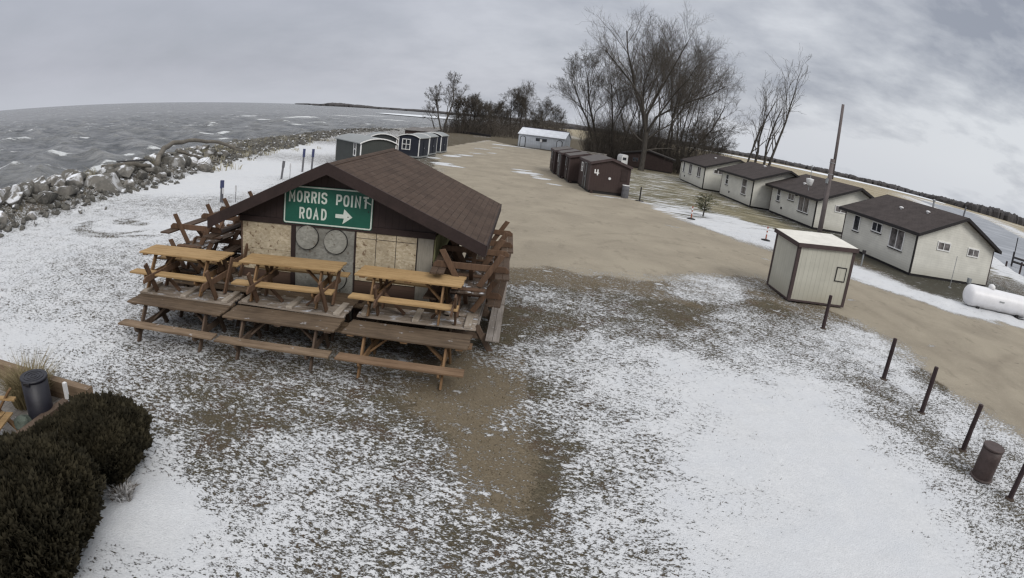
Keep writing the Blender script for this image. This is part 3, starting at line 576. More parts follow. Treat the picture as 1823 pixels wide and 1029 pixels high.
cabin(1, 'farthest cream cabin, partly beneath the leafless trees, three tall windows facing the lot', (20.473, 66.556, 0), -.021, 11.6, 7.96, 2.739, 4.236, .222, .549,
      [(10.1, 1.92, .7, 1.2, 'n'), (6.6, 1.9, 1.4, 1.15, 'v'), (2.3, 1.9, 1.5, 1.1, 'v')], [(1.65, 2.33, 1.0, .4, 'v')], [('tap', 9.2, .75), ('vent', 2.6, 5)])
# porch wing on the far end of the last cabin
tp = bpy.data.objects['cabin.003']
MB().prism([(11.605, .16), (13.4, .16), (13.4, 2.3), (11.605, 2.44)], .3, 5.2, 'x').build('porch', M['cream'], tp)
m = MB(); m.prism([(11.0, 2.58), (11.0, 2.66), (13.7, 2.46), (13.7, 2.38)], .1, 5.5, 'x'); m.build('porch_roof', M['house_shingle'], tp)

# ------------------------------------------------------------------ brown shacks at the lot edge
def shack(label, loc, rz, L, W, ez, rzt, number=None, light=True):
    t, sl = gable_house('storage_shack', label, 'shack', loc, rz, L, W, ez, rzt, .06, .17, M['brown_shack'], None, M['shack_roof'], M['brown_trim'], 'dark brown shacks on skids along the lot', .22)
    for y in (0, L):
        for x in (0, W):
            c = MB(); x0, x1 = (x - .02, x + .07) if x == 0 else (x - .07, x + .02); y0, y1 = (y - .02, y + .07) if y == 0 else (y - .07, y + .02)
            c.box(x0, x1, y0, y1, .2, ez - .2); c.build('corner_board', M['brown_trim'], t)
    for x in (.25, W - .25):
        s = MB(); s.prism([(-.25, .0), (-.35, .2), (L + .3, .2), (L + .2, .0)], x - .09, x + .09, 'x'); s.build('skid', M['brown_trim'], t)
    d = MB(); d.box(-.055, -.015, L * .30, L * .30 + .85, .25, 2.1); dd = d.build('door', M['brown_board'], t)
    k = MB(); k.box(-.11, -.06, L * .30 + .1, L * .30 + .16, 1.05, 1.2); k.build('handle', M['galv'], dd)
    f = MB(); f.box(-.075, -.013, L * .30 - .1, L * .30 - .01, .22, 2.2); f.box(-.075, -.013, L * .30 + .86, L * .30 + .95, .22, 2.2); f.box(-.075, -.013, L * .30 - .1, L * .30 + .95, 2.203, 2.28); f.build('door_frame', M['grey_metal'] if light else M['brown_trim'], dd)
    window(t, 'f', L * .72, 1.75, .5, .62, .015, 'h', M['white_paint'] if light else M['grey_metal'], sill=False)
    return t
M['shack_roof'] = plain('shack_roof', (.115, .105, .10), .85, .25, 3, .2)
SHL = ['dark brown shack nearest the camera, marked with a white 4 on its front', 'plain dark brown shack just behind the one marked 4', 'second dark brown shack behind the one marked 4, with a bright window', 'farthest dark brown shack of the row, beside the white metal building']
s4 = shack(SHL[0], (5.0, 46.19, 0), .084, 4.9, 3.26, 2.45, 2.93)
n4 = MB()
for (x0, x1, z0, z1) in ((.34, .43, 1.669, 1.90), (.56, .65, 1.44, 1.90), (.34, .72, 1.58, 1.667)): n4.box(x0, x1, -.045 if z0 != 1.58 else -.048, -.01, z0, z1)
n4.build('number', M['white_paint'], s4)
m = MB(); m.tube([(1.62, -.06, 1.3), (1.62, -.005, 1.3)], .105, 16); m.build('porthole_vent', M['white_plastic'], s4)
m = MB(); m.box(2.5, 3.05, -.04, -.012, 1.2, 2.15); m.build('shutter', M['brown_paint'], s4)
shack(SHL[1], (3.75, 52.1, 0), .06, 3.0, 3.2, 2.4, 2.8, light=False)
shack(SHL[2], (3.2, 55.6, 0), .06, 3.0, 3.2, 2.4, 2.8)
shack(SHL[3], (2.75, 59.2, 0), .05, 4.6, 3.2, 2.4, 2.8, light=False)

# rubbish barrel by shack
def barrel(name, label, cat, loc, r, h, mbody, mlid, rim=None, ribs=True):
    t = thing(name, label, cat, loc)
    prof = [(r * .97, 0), (r, .03)]
    if ribs:
        for f in (.33, .66): prof += [(r, h * f - .03), (r * 1.025, h * f), (r, h * f + .03)]
    prof += [(r, h - .02)]
    b = MB().lathe(prof, 28).build('body', mbody, t, True)
    MB().lathe([(r * 1.03, h - .045), (r * 1.045, h - .02), (r * 1.03, h), (r * .95, h - .002)], 28).build('rim', rim or mbody, t, True)
    MB().lathe([(r * .94, h - .06), (r * .94, h - .012), (r * .3, h - .006)], 28).build('lid', mlid, t, False)
    return t
barrel('rubbish_barrel', 'grey barrel with pale rim beside the shack marked 4', 'barrel', (7.92, 45.85, 0), .29, 1.0, M['grey_post'], M['white_plastic'], M['white_plastic'])
tb = barrel('rubbish_barrel', 'dark brown steel barrel with closed lid between two short posts', 'barrel', (9.78, 7.55, 0), .255, .72, M['barrel'], M['barrel_lid'])
MB().lathe([(.27, 0), (.285, .02), (.24, .06)], 28).build('base_ring', M['barrel'], tb)

# ------------------------------------------------------------------ white metal building at the far end of the lot
t = thing('metal_building', 'white metal building with two arched doors at the end of the lot', 'building', (-2.05, 112.2, 0), -.27)
Wb, Db, eb, rb = 8.9, 5.2, 2.5, 3.75
MB().prism([(0, .05), (Db, .05), (Db, eb), (Db / 2, rb - .1), (0, eb)], 0, Wb, 'x').build('wall', M['grey_white'], t)
r = MB()
for s in (0, 1):
    y0 = -.25 if s == 0 else Db + .25
    a = [(-.15, y0, eb - .1), (-.15, y0, eb - .02), (-.15, Db / 2, rb), (-.15, Db / 2, rb - .08)]; b = [(Wb + .15, p[1], p[2]) for p in a]
    r.add(a + b, [(0, 1, 2, 3), (7, 6, 5, 4), (0, 4, 5, 1), (1, 5, 6, 2), (2, 6, 7, 3), (3, 7, 4, 0)])
r.build('roof', M['white_metal'], t)
MB().box(-.16, Wb + .16, Db / 2 - .12, Db / 2 + .12, rb + .002, rb + .05).build('ridge_cap', plain('ridge_blue', (.06, .06, .13), .5, .2), t)
MB().box(-.03, -.003, -.02, Db, .05, eb).build('end_trim', M['dark_trim'], t)
for x0 in (.45, 7.5):
    fr = MB(); pts = [(x0 - .12, .1)] + [(x0 + .45 - .57 * math.cos(a), 1.75 + .35 * math.sin(a)) for a in np.linspace(0, math.pi, 9)] + [(x0 + 1.02, .1)]
    fr.prism(pts, -.04, -.004); f = fr.build('door', M['dark_trim'], t)
    pts = [(x0, .1)] + [(x0 + .45 - .45 * math.cos(a), 1.72 + .28 * math.sin(a)) for a in np.linspace(0, math.pi, 9)] + [(x0 + .9, .1)]
    MB().prism(pts, -.07, -.042).build('door_leaf', M['grey_white'], f)
f = MB().box(3.4, 5.5, -.05, -.004, 1.45, 2.0).build('window', M['glass'], t)
MB().box(4.25, 4.65, -.28, -.052, 1.32, 1.85).build('air_conditioner', M['white_plastic'], t)
m = MB(); m.tube([(4.5, -.1, .05), (4.5, -.1, 1.0)], .05, 8); m.build('pipe', M['grey_metal'], t)

# ------------------------------------------------------------------ fish houses (arched roofs, on skids)
def fish_house(label, loc, rz, W, L, hw, rise, wall_m, win_front=None, win_side=None, pale=True, trim=None):
    t = thing('fish_house', label, 'fish house', loc, rz, 'arched roof fish houses beside the lot')
    trim = trim or M['white_paint']
    N = 12; arch = lambda e, dz: [(W / 2 - (W / 2 + e) * math.cos(a), hw + rise * math.sin(a) + dz) for a in np.linspace(0, math.pi, N + 1)]
    def arcz(e, dz):
        k = ((W / 2 + e) ** 2 + rise ** 2) / (2 * rise); o = []
        for i in range(N + 1):
            x = -e + (W + 2 * e) * i / N; o.append((x, hw + dz + math.sqrt(max(0, k * k - (x - W / 2) ** 2)) - (k - rise)))
        return o
    MB().prism([(0, .25)] + [(0, hw)] + arcz(0, -.01)[1:-1] + [(W, hw), (W, .25)], 0, L).build('wall', wall_m, t)
    top = arcz(.12, .03); bot = arcz(.12, -.035)
    MB().prism(top + bot[::-1], -.15, L + .15).build('roof', M['fish_roof'], t)
    MB().prism(arcz(.13, .04) + arcz(.13, -.045)[::-1], -.19, -.153).build('roof_trim', trim if pale else M['fish_roof'], t)
    for (x, y) in ((0, 0), (W, 0), (0, L), (W, L)):
        x0, x1 = (x - .02, x + .06) if x == 0 else (x - .06, x + .02); y0, y1 = (y - .02, y + .06) if y == 0 else (y - .06, y + .02)
        MB().box(x0, x1, y0, y1, .25, hw - .04).build('corner_trim', trim, t)
    MB().box(-.04, W + .04, -.06, L + .06, .10, .247).build('skid', M['grey_metal'], t)
    if win_front:
        u, z, a, b = win_front; window(t, 'g', u, z, a, b, .02, 'x' if a > .6 else 'h', sill=False)
    if win_side:
        u, z, a, b = win_side; window(t, 'f', u, z, a, b, .02, 'h', sill=False)
    d = MB(); d.box(W + .012, W + .05, L * .45, L * .45 + .7, .3, 1.85); dd = d.build('door', wall_m, t); MB().box(W + .055, W + .09, L * .45 + .08, L * .45 + .14, 1.0, 1.12).build('handle', M['galv'], dd)
    return t
def rot_from(ax, ay): return math.atan2(ay, ax)
# the front (y = 0, running along local x) is the arched face
fish_house('large grey fish house with long ribbed side wall, nearest to the stand', (-12.75, 44.3, 0), rot_from(.80, .60), 3.0, 6.1, 2.15, .42, M['fish_grey'], None, (1.2, 1.62, .42, .95))
fish_house('dark arched fish house between the large grey one and the blue ones', (-14.9, 54.6, 0), rot_from(.95, .32), 2.6, 3.6, 2.1, .45, M['fish_dark'])
fish_house('dark blue fish house with white framed window, closest of the blue ones', (-13.35, 60.35, 0), rot_from(1, -.14), 2.3, 3.2, 2.12, .36, M['fish_blue'], (.88, 1.42, .78, .98))
fish_house('dark blue fish house in the middle of the three blue ones', (-13.15, 65.6, 0), rot_from(1, -.1), 2.25, 3.2, 2.12, .36, M['fish_blue'], (.95, 1.4, .78, .98))
fish_house('dark blue fish house farthest from the stand, next to the snow patch', (-12.75, 70.9, 0), rot_from(1, -.1), 2.35, 3.2, 2.12, .38, M['fish_blue'], (.95, 1.42, .85, 1.0))
m = MB(); m.box(-13.0, -12.7, 60.5, 61.0, .2, 1.1); 
t = thing('storage_shed', 'low dark brown shed standing behind the blue fish houses', 'shed', (-18.3, 86.5, 0), -.12); t.scale = (.68, 1, 1)
MB().prism([(0, .05), (3.4, .05), (3.4, 2.3), (0, 1.95)], 0, 6.4, 'x').build('wall', M['brown_shack'], t)
MB().prism([(-.2, 1.94), (-.2, 2.02), (3.6, 2.4), (3.6, 2.32)], -.15, 6.55, 'x').build('roof', plain('snowy_roof', (.16, .15, .145), .8, .5, 1.2, .2), t)
MB().box(4.5, 5.3, -.04, -.003, .1, 1.8).build('door', M['brown_trim'], t)
# low timber kerb along the trees
t = MB().beam((-19.4, 154.2, .3), (-9.6, 146.9, .3), .5, .6); o = t.build('timber_kerb', M['dark_trim']); tag(o, 'long low dark log kerb in front of the far trees', 'log')

# ------------------------------------------------------------------ dark cabin, camper and stacked dock sections under the trees
t, _ = gable_house('tree_cabin', 'dark brown cabin behind the big bare tree trunk', 'cabin', (14.5, 90.5, 0), -.35, 4.2, 7.8, 2.15, 3.0, .3, .3, M['brown_paint'], None, M['shack_roof'], M['dark_trim'])
t.rotation_euler.z = -.25
window(t, 'g', 2.0, 1.3, .8, .6, .02, 'v', M['brown_trim'], sill=False)
t = thing('camper', 'small white camper trailer parked under the trees behind the brown shacks', 'camper', (13.9, 87.5, 0), .15); t.scale = (.48, .6, .74)
prof = [(0, .5), (0, 1.9), (.25, 2.35), (.8, 2.5), (1.9, 2.5), (2.05, 2.3), (2.05, .5)]
MB().prism(prof, 0, 3.8).build('body', M['white_plastic'], t, bevel=.03)
MB().box(.35, 1.5, -.03, -.004, 1.4, 1.95).build('window', M['glass'], t)
MB().box(-.02, 2.07, .1, 3.7, .95, 1.12).build('stripe', M['dark_trim'], t)
for x in (-.04, 1.95):
    w_ = MB().tube([(x, 1.9, .33), (x + .16, 1.9, .33)], .33, 16).build('wheel', M['rubber'], t)
MB().beam((1.0, 0, .5), (1.0, -1.2, .45), .1, .1).build('hitch', M['dark_trim'], t)
for i in range(4):
    t = thing('dock_section', ['lowest', 'second lowest', 'second from the top', 'topmost'][i] + ' grey plank dock section in the stack behind the shacks', 'dock section', (6.1 + .08 * i, 84 + .1 * i, .05 + .42 * i), -.2 + .02 * i, 'stacked dock sections')
    m = MB()
    for k in range(24): m.box(k * .2, k * .2 + .17, 0, 1.6, .3, .34)
    m.build('deck', M['grey_plank'], t)
    for yy in (.05, 1.5): MB().box(0, 4.78, yy, yy + .06, 0, .297).build('side_beam', M['grey_plank'], t)

# ------------------------------------------------------------------ cream shed by the road
t = thing('shed', 'small cream board shed with brown corner trim at the road edge', 'shed', (10.15, 19.56, 0))
Ws, Ds = 2.52, 2.15
m = MB(); m.hexa([(0, 0, .08), (Ws, 0, .08), (Ws, Ds, .08), (0, Ds, .08), (0, 0, 2.18), (Ws, 0, 2.32), (Ws, Ds, 2.42), (0, Ds, 2.27)]); m.build('wall', M['shed_cream'], t)
m = MB(); m.hexa([(-.07, -.07, 2.185), (Ws + .07, -.07, 2.33), (Ws + .07, Ds + .07, 2.435), (-.07, Ds + .07, 2.285), (-.07, -.07, 2.25), (Ws + .07, -.07, 2.395), (Ws + .07, Ds + .07, 2.50), (-.07, Ds + .07, 2.35)]); m.build('roof', M['shed_roof'], t)
for (x0, x1, y0, y1) in ((-.025, .10, -.025, .10), (Ws - .10, Ws + .025, -.025, .10), (-.025, .10, Ds - .1, Ds + .025), (Ws - .1, Ws + .025, Ds - .1, Ds + .025)):
    zt = 2.15 + .14 * (x0 > 1) + .08 * (y0 > 1)
    MB().box(x0, x1, y0, y1, .05, zt).build('corner_board', M['brown_trim'], t)
m = MB(); m.hexa([(-.10, -.11, 2.09), (Ws + .10, -.11, 2.235), (Ws + .10, -.075, 2.235), (-.10, -.075, 2.09), (-.10, -.11, 2.245), (Ws + .10, -.11, 2.39), (Ws + .10, -.075, 2.39), (-.10, -.075, 2.245)])
m.hexa([(-.11, -.11, 2.09), (-.075, -.11, 2.09), (-.075, Ds + .1, 2.19), (-.11, Ds + .1, 2.19), (-.11, -.11, 2.245), (-.075, -.11, 2.245), (-.075, Ds + .1, 2.345), (-.11, Ds + .1, 2.345)]); m.build('fascia', M['brown_trim'], t)
m = MB(); m.box(.102, Ws - .102, -.02, -.003, .05, .12); m.box(-.02, -.003, .102, Ds - .1, .05, .12); m.build('base_trim', M['brown_trim'], t)
h = MB(); X0, X1, Z0, Z1 = 1.83, 2.30, 1.02, 1.58
for b in ((X0, X0 + .035, Z0, Z1), (X1 - .035, X1, Z0, Z1), (X0 + .035, X1 - .035, Z0, Z0 + .035), (X0 + .035, X1 - .035, Z1 - .035, Z1)): h.box(b[0], b[1], -.03, -.002, b[2], b[3])
hf = h.build('hatch', M['dark_trim'], t); MB().box(X0 + .035, X1 - .035, -.016, -.002, Z0 + .035, Z1 - .035).build('hatch_panel', M['shed_cream'], hf)

# ------------------------------------------------------------------ posts, pole, tank, small street things
PL = ['short dark wooden post right in front of the cream shed', 'short dark wooden post second from the cream shed', 'short dark wooden post third from the cream shed', 'short dark wooden post just before the rubbish barrel', 'short dark wooden post beyond the rubbish barrel at the right edge']
for i, (x, y, h) in enumerate(((10.21, 16.62, 1.14), (10.17, 12.58, 1.17), (10.12, 10.54, 1.2), (10.11, 8.67, 1.12), (9.98, 6.69, 1.05))):
    t = thing('wooden_post', PL[i], 'post', (x, y, -.05), group='short posts along the road')
    MB().tube([(0, 0, 0), (.004 * (i - 2), .005, h * .5 + .05), (.01 * (i - 2), .012 * (i % 3 - 1), h + .05)], [.068, .062, .060], 12).build('shaft', M['post_wood'], t, bevel=.006)
    m = MB().lathe([(.15, 0), (.12, .06), (.06, .09)], 9); m.build('soil_collar', plain('soil_collar', (.06, .045, .035), .95), t)
t = thing('utility_pole', 'tall bare weathered utility pole in front of the cream cabins', 'pole', (20.85, 37.5, -.1))
MB().tube([(0, 0, 0), (.03, 0, 3), (.05, 0, 6.0)], [.185, .175, .16], 12).build('lower_pole', M['pole_wood'], t, True)
MB().tube([(.24, .05, 4.6), (.27, .05, 7.5), (.32, .06, 9.95)], [.12, .115, .105], 12).build('upper_pole', M['pole_wood'], t, True)
for zz in (4.9, 5.7): MB().lathe([(.2, 0), (.2, .05)], 12, (.07, .02, zz)).build('band', M['galv'], t)
MB().box(-.2, -.13, -.2, .1, 4.25, 4.6).build('pole_box', M['grey_metal'], t)
t = thing('roof_antenna', 'white antenna box on a thin mast above a cabin ridge by the pole', 'antenna', (23.0, 44.6, 2.6))
MB().tube([(0, 0, .5), (0, 0, 2.6)], .03, 8).build('mast', M['grey_metal'], t)
MB().lathe([(.20, .92), (.24, .94), (.34, 1.42), (.34, 1.46), (.12, 1.50)], 14).build('box', M['white_plastic'], t, True)
for zz, ww in ((2.45, .18), (2.58, .12)): MB().tube([(-ww, 0, zz), (ww, 0, zz)], .012, 5).build('aerial', M['grey_metal'], t)
# propane tank
t = thing('propane_tank', 'long white propane tank lying on dark skids beside the road', 'propane tank', (22.75, 23.2, 0), -.18)
N = 20; rad = .56; Lt = 4.9; prof = []
for a in np.linspace(0, math.pi / 2, 8): prof.append((max(.012, rad * math.sin(a)), rad * .72 * (1 - math.cos(a))))
prof += [(rad, Lt * f) for f in (.25, .5, .75)]
for a in np.linspace(math.pi / 2, 0, 8): prof.append((max(.012, rad * math.sin(a)), Lt - rad * .72 * (1 - math.cos(a))))
m = MB().lathe(prof, 28); m.move(Matrix.Translation((0, 0, .70)) @ Matrix.Rotation(R(90), 4, 'Y')); m.build('tank', M['tank'], t, True)
MB().lathe([(.20, 1.20), (.21, 1.36), (.17, 1.44), (.06, 1.49)], 18, (1.75, 0, 0)).build('dome', M['white_plastic'], t, True)
for x in (.9, 3.9):
    MB().box(x - .1, x + .1, -.34, .34, .0, .26).build('leg', M['dark_trim'], t)
for yy in (-.42, .32): MB().box(.3, 4.6, yy, yy + .1, 0, .1).build('skid', M['dark_trim'], t)
m = MB(); m.box(2.15, 2.5, -.585, -.55, .74, .80); m.build('plate', M['grey_metal'], t)
# delineators
for lab, (x, y) in (('orange and white delineator post on a black base beside the small pine', (11.44, 38.6)), ('orange and white delineator post on a black base left of the cream shed', (15.17, 33.98))):
    t = thing('delineator', lab, 'delineator', (x, y, 0), group='delineator posts at the lane edge')
    MB().lathe([(.30, .0), (.30, .05), (.10, .09)], 14).build('base', M['rubber'], t)
    MB().tube([(0, 0, .06), (0, 0, .88)], .045, 10).build('post', M['orange'], t)
    for z in (.38, .62): MB().lathe([(.049, 0), (.049, .13)], 10, (0, 0, z)).build('band', M['white_plastic'], t)
o = thing('marker_post', 'thin dark marker post at the lot edge right of the brown shacks', 'post', (8.97, 44.94, 0)); MB().tube([(0, 0, 0), (0, 0, 1.1)], .055, 8).build('shaft', M['dark_trim'], o); MB().box(-.3, .3, -.12, .12, 0, .06).build('base', M['dark_trim'], o)
o = thing('standpipe', 'short grey standpipe before the nearest cream cabin', 'standpipe', (20.2, 30.2, 0)); MB().tube([(0, 0, 0), (0, 0, .85)], .05, 8).build('pipe', M['grey_metal'], o); MB().box(-.09, .09, -.09, .09, .72, .95).build('cap', M['dark_trim'], o)
o = thing('gauge_pole', 'thin pale pole leaning before the nearest cabin gable', 'pole', (25.95, 28.0, 0)); MB().tube([(0, 0, 0), (.02, 0, 1.95)], .022, 8).build('rod', M['galv'], o); MB().lathe([(.12, 0), (.12, .03)], 10).build('foot', M['galv'], o)
o = thing('meter_post', 'grey meter post behind the end of the propane tank', 'post', (25.9, 26.3, 0)); MB().tube([(0, 0, 0), (0, 0, 1.0)], .07, 8).build('post', M['grey_metal'], o); MB().box(-.12, .12, -.1, .1, .75, 1.05).build('meter', M['grey_metal'], o)
# electric pedestals on the lake side
def pedestal(label, x, y, h, lean, mt, stakes):
    t = thing('power_pedestal', label, 'pedestal', (x, y, 0), .4, 'campsite power posts by the shore')
    m = MB(); m.beam((0, 0, 0), (lean, 0, h), .16, .14); m.build('post', M['grey_post'], t)
    m = MB(); m.beam((lean * .72, 0, h * .66), (lean * 1.02, 0, h + .02), .21, .19); m.build('head', mt, t)
    return t
pedestal('blue topped power post in the snow, nearest the stacked tables', -14.88, 26.4, 1.08, .03, M['blue_post'], 2)
pedestal('grey leaning power post left of the roof slope', -15.84, 36.3, 1.18, .12, M['grey_post'], 1)
pedestal('tall blue power post, left one of a pair by the grey fish house', -16.2, 41.0, 1.68, .06, M['blue_post'], 1)
pedestal('tall blue power post, right one of a pair by the grey fish house', -15.7, 41.6, 1.66, .06, M['blue_post'], 1)
for lab, x, y, h in (('thin white stake right beside the nearest blue power post', -14.62, 26.1, .78), ('thin white stake standing a step apart from the nearest blue power post', -14.2, 26.7, .85), ('thin white stake beside the leaning grey power post', -15.35, 36.6, 1.05)):
    o = thing('survey_stake', lab, 'stake', (x, y, 0), group='white stakes by the power posts'); MB().tube([(0, 0, 0), (.0, .01, h * .7)], .018, 6).build('rod', M['grey_post'], o); MB().box(-.05, .05, -.012, .012, h * .62, h).build('flag', M['stake'], o)
# ------------------------------------------------------------------ the boarded-up stand
SX0, SX1, SY0, SY1 = -6.72, -1.86, 12.95, 18.4
GZT = 2.15
st = thing('concession_stand', 'boarded up stand with brown shingle roof, ringed by stacked picnic tables', 'stand', (0, 0, 0))
AX, AZ, EZ = -4.32, 3.72, 2.24; EL, ER = -7.40, -.66; RY0, RY1 = 12.45, 18.9
MB().box(SX0, SX1, SY0, SY1, 0, GZT + .1).build('wall', M['red_siding'], st)
sl = (AZ - EZ) / (AX - EL); sr = (AZ - EZ) / (ER - AX); th = .15
zl = EZ + sl * (SX0 - EL) - th; zr = EZ + sr * (ER - SX1) - th
MB().prism([(SX0, GZT + .103), (SX1, GZT + .103), (SX1, zr - .02), (AX, AZ - th - .02), (SX0, zl - .02)], SY0, SY1).build('gable_wall', M['brown_board'], st)
MB().box(SX0 - .02, SX1 + .02, SY0 - .05, SY0 - .004, GZT, GZT + .14).build('header_board', M['brown_paint'], st)
r = MB()
for xe in (EL, ER):
    a = [(xe, RY0, EZ - th), (xe, RY0, EZ), (AX, RY0, AZ), (AX, RY0, AZ - th)]; b = [(p[0], RY1, p[2]) for p in a]
    r.add(a + b, [(0, 1, 2, 3), (7, 6, 5, 4), (0, 4, 5, 1), (1, 5, 6, 2), (2, 6, 7, 3), (3, 7, 4, 0)])
r.build('roof', M['stand_shingle'], st)
for nm, xe in (('rake_board', EL), ('rake_board', ER)):
    k = MB().prism([(xe, EZ - .26), (xe, EZ + .015), (AX, AZ + .015), (AX, AZ - .26)], RY0 - .04, RY0 - .002); k.build(nm, M['brown_paint'], st)
for xe in (EL, ER):
    MB().box(xe - .02 if xe < -3 else xe + .002, xe - .002 if xe < -3 else xe + .02, RY0, RY1, EZ - .22, EZ + .01).build('fascia', M['brown_paint'], st)
c = MB()
for (xe, s) in ((EL, sl), (ER, sr)): pass
m = MB(); m.hexa([(AX - .14, RY0, AZ - .14 * sl + .004), (AX + .14, RY0, AZ - .14 * sr + .004), (AX + .14, RY1, AZ - .14 * sr + .004), (AX - .14, RY1, AZ - .14 * sl + .004), (AX - .14, RY0, AZ - .14 * sl + .02), (AX + .14, RY0, AZ - .14 * sr + .02), (AX + .14, RY1, AZ - .14 * sr + .02), (AX - .14, RY1, AZ - .14 * sl + .02)])
m.build('ridge_cap', M['stand_shingle'], st)
fy = SY0
def panel(name, mt, x0, x1, z0, z1, d, lab=None):
    return MB().box(x0, x1, fy - d, fy - .003, z0, z1).build(name, mt, st, label=lab)
panel('window_board', M['osb'], -6.66, -5.33, 1.50, 2.145, .022, 'pale chipboard panel over the left opening')
panel('window_board', M['osb'], -6.66, -5.33, .98, 1.492, .018)
panel('post', M['brown_paint'], -5.325, -5.215, 0, 2.145, .05)
pl = panel('plywood_panel', M['ply'], -5.21, -3.735, 0, 2.145, .026)
for (x, z) in ((-4.90, 1.90), (-4.18, 1.86), (-4.17, .98)):
    d = MB().tube([(x, fy - .10, z), (x, fy - .028, z)], .275, 32).build('disc', M['ply_disc'], pl)
    MB().tube([(x, fy - .04, z), (x, fy - .0275, z)], .295, 32).build('edge_ring', M['dark_trim'], d)
panel('batten', M['brown_paint'], -3.73, -3.70, 0, 2.145, .035)
xs = [-3.695, -3.21, -2.735, -2.25]; zs = [.98, 1.28, 2.0, 2.145]
for i in range(3):
    for j in range(3):
        panel('window_board', M['osb'], xs[i] + .008, xs[i + 1] - .008, zs[j] + .007, zs[j + 1] - .007, .02)
MB().box(-3.70, -2.24, fy - .012, fy - .003, .975, 2.147).build('board_backing', M['dark_trim'], st)
panel('corner_panel', M['grey_board'], -2.225, -1.87, .2, 2.145, .03)
MB().box(SX1 + .003, SX1 + .03, SY0 + .02, SY1 - .02, .9, 2.2).build('side_panel', M['green_board'], st)
MB().box(SX1 + .003, SX1 + .04, SY0, SY1, 0, .88).build('side_skirt', M['red_siding'], st)
# the road sign hung on the gable
STROKES = {
 'M': [[(0, 0), (0, 1), (.5, .32), (1, 1), (1, 0)]],
 'O': [[(.5 + .5 * math.copysign(abs(math.cos(k * math.pi / 12)) ** .75, math.cos(k * math.pi / 12)), .5 + .5 * math.copysign(abs(math.sin(k * math.pi / 12)) ** .75, math.sin(k * math.pi / 12))) for k in range(25)]],
 'R': [[(0, 0), (0, 1), (.62, 1), (.9, .93), (1, .75), (.9, .56), (.62, .48), (.1, .48)], [(.52, .48), (1, 0)]],
 'P': [[(0, 0), (0, 1), (.62, 1), (.9, .93), (1, .73), (.9, .53), (.62, .44), (.1, .44)]],
 'I': [[(.5, 0), (.5, 1)]],
 'S': [[(1, .76), (.9, .93), (.65, 1), (.35, 1), (.08, .92), (0, .75), (.1, .58), (.5, .5), (.9, .42), (1, .25), (.92, .08), (.65, 0), (.35, 0), (.1, .07), (0, .24)]],
 'N': [[(0, 0), (0, 1), (1, 0), (1, 1)]],
 'T': [[(0, 1), (1, 1)], [(.5, .93), (.5, 0)]],
 'A': [[(0, 0), (.5, 1), (1, 0)], [(.2, .34), (.8, .34)]],
 'D': [[(0, 0), (0, 1), (.5, 1), (.85, .88), (1, .65), (1, .35), (.85, .12), (.5, 0), (0, 0)]],
}
def letter(ch, x0, x1, z0, z1, th, y, mb):
    """road-sign capital: each stroke a mitred ribbon"""
    h = th / 2
    for si, st_ in enumerate(STROKES[ch]):
        P = [(x0 + h + u * (x1 - x0 - th), z0 + h + v * (z1 - z0 - th)) for u, v in st_]
        if ch in 'MNITAR':                                    # open ends reach the full cap height
            P = [(p[0], z0 if q[1] == 0 and i in (0, len(P) - 1) else (z1 if q[1] == 1 and i in (0, len(P) - 1) and ch != 'T' else p[1])) for i, (p, q) in enumerate(zip(P, st_))]
        if ch == 'T' and si == 0: P = [(x0, P[0][1]), (x1, P[1][1])]
        n = len(P); closed = math.hypot(P[0][0] - P[-1][0], P[0][1] - P[-1][1]) < 1e-6; L = []; Rr = []
        for i in range(n):
            pa = P[i - 1] if i > 0 else (P[-2] if closed else None); pb = P[i + 1] if i < n - 1 else (P[1] if closed else None); p = P[i]; ds = []
            if pa: l = math.hypot(p[0] - pa[0], p[1] - pa[1]); ds.append(((p[0] - pa[0]) / l, (p[1] - pa[1]) / l))
            if pb: l = math.hypot(pb[0] - p[0], pb[1] - p[1]); ds.append(((pb[0] - p[0]) / l, (pb[1] - p[1]) / l))
            if len(ds) == 2:
                nx_, nz_ = -(ds[0][1] + ds[1][1]), ds[0][0] + ds[1][0]; l = math.hypot(nx_, nz_) or 1; nx_, nz_ = nx_ / l, nz_ / l; k = h / max(.45, (nx_ * -ds[0][1] + nz_ * ds[0][0]))
            else: nx_, nz_, k = -ds[0][1], ds[0][0], h
            L.append((p[0] + nx_ * k, p[1] + nz_ * k)); Rr.append((p[0] - nx_ * k, p[1] - nz_ * k))
        yy = y - .0012 * si; b = len(mb.v)
        mb.v += [(q[0], yy, q[1]) for q in L] + [(q[0], yy, q[1]) for q in Rr]
        mb.f += [(b + i, b + i + 1, b + n + i + 1, b + n + i) for i in range(n - 1)]
def word(spec, z0, z1, y, th, parent):
    m = MB()
    for ch, a0, a1 in spec: letter(ch, (a0 - 225) / 1320 * 2.215, (a1 - 225) / 1320 * 2.215, z0, z1, th, y, m)
    m.build('lettering', M['sign_white'], parent, fix=False)
sg = thing('road_sign', 'green road sign reading MORRIS POINT ROAD with a right arrow, hung on the gable', 'sign', (-5.535, 12.90, 2.20), R(0)); sg.rotation_euler.x = R(-1.5)
SWd, SHt = 2.215, .905
def rrect(x0, x1, z0, z1, r, n=5):
    o = []
    for (cx, cz, a) in ((x1 - r, z0 + r, -90), (x1 - r, z1 - r, 0), (x0 + r, z1 - r, 90), (x0 + r, z0 + r, 180)):
        for k in range(n + 1): an = R(a + 90 * k / n); o.append((cx + r * math.cos(an), cz + r * math.sin(an)))
    return o
MB().prism(rrect(0, SWd, 0, SHt, .06), -.012, 0).build('panel', M['sign_green'], sg)
oc = rrect(.012, SWd - .012, .012, SHt - .012, .055); ic = rrect(.042, SWd - .042, .042, SHt - .042, .035); n = len(oc)
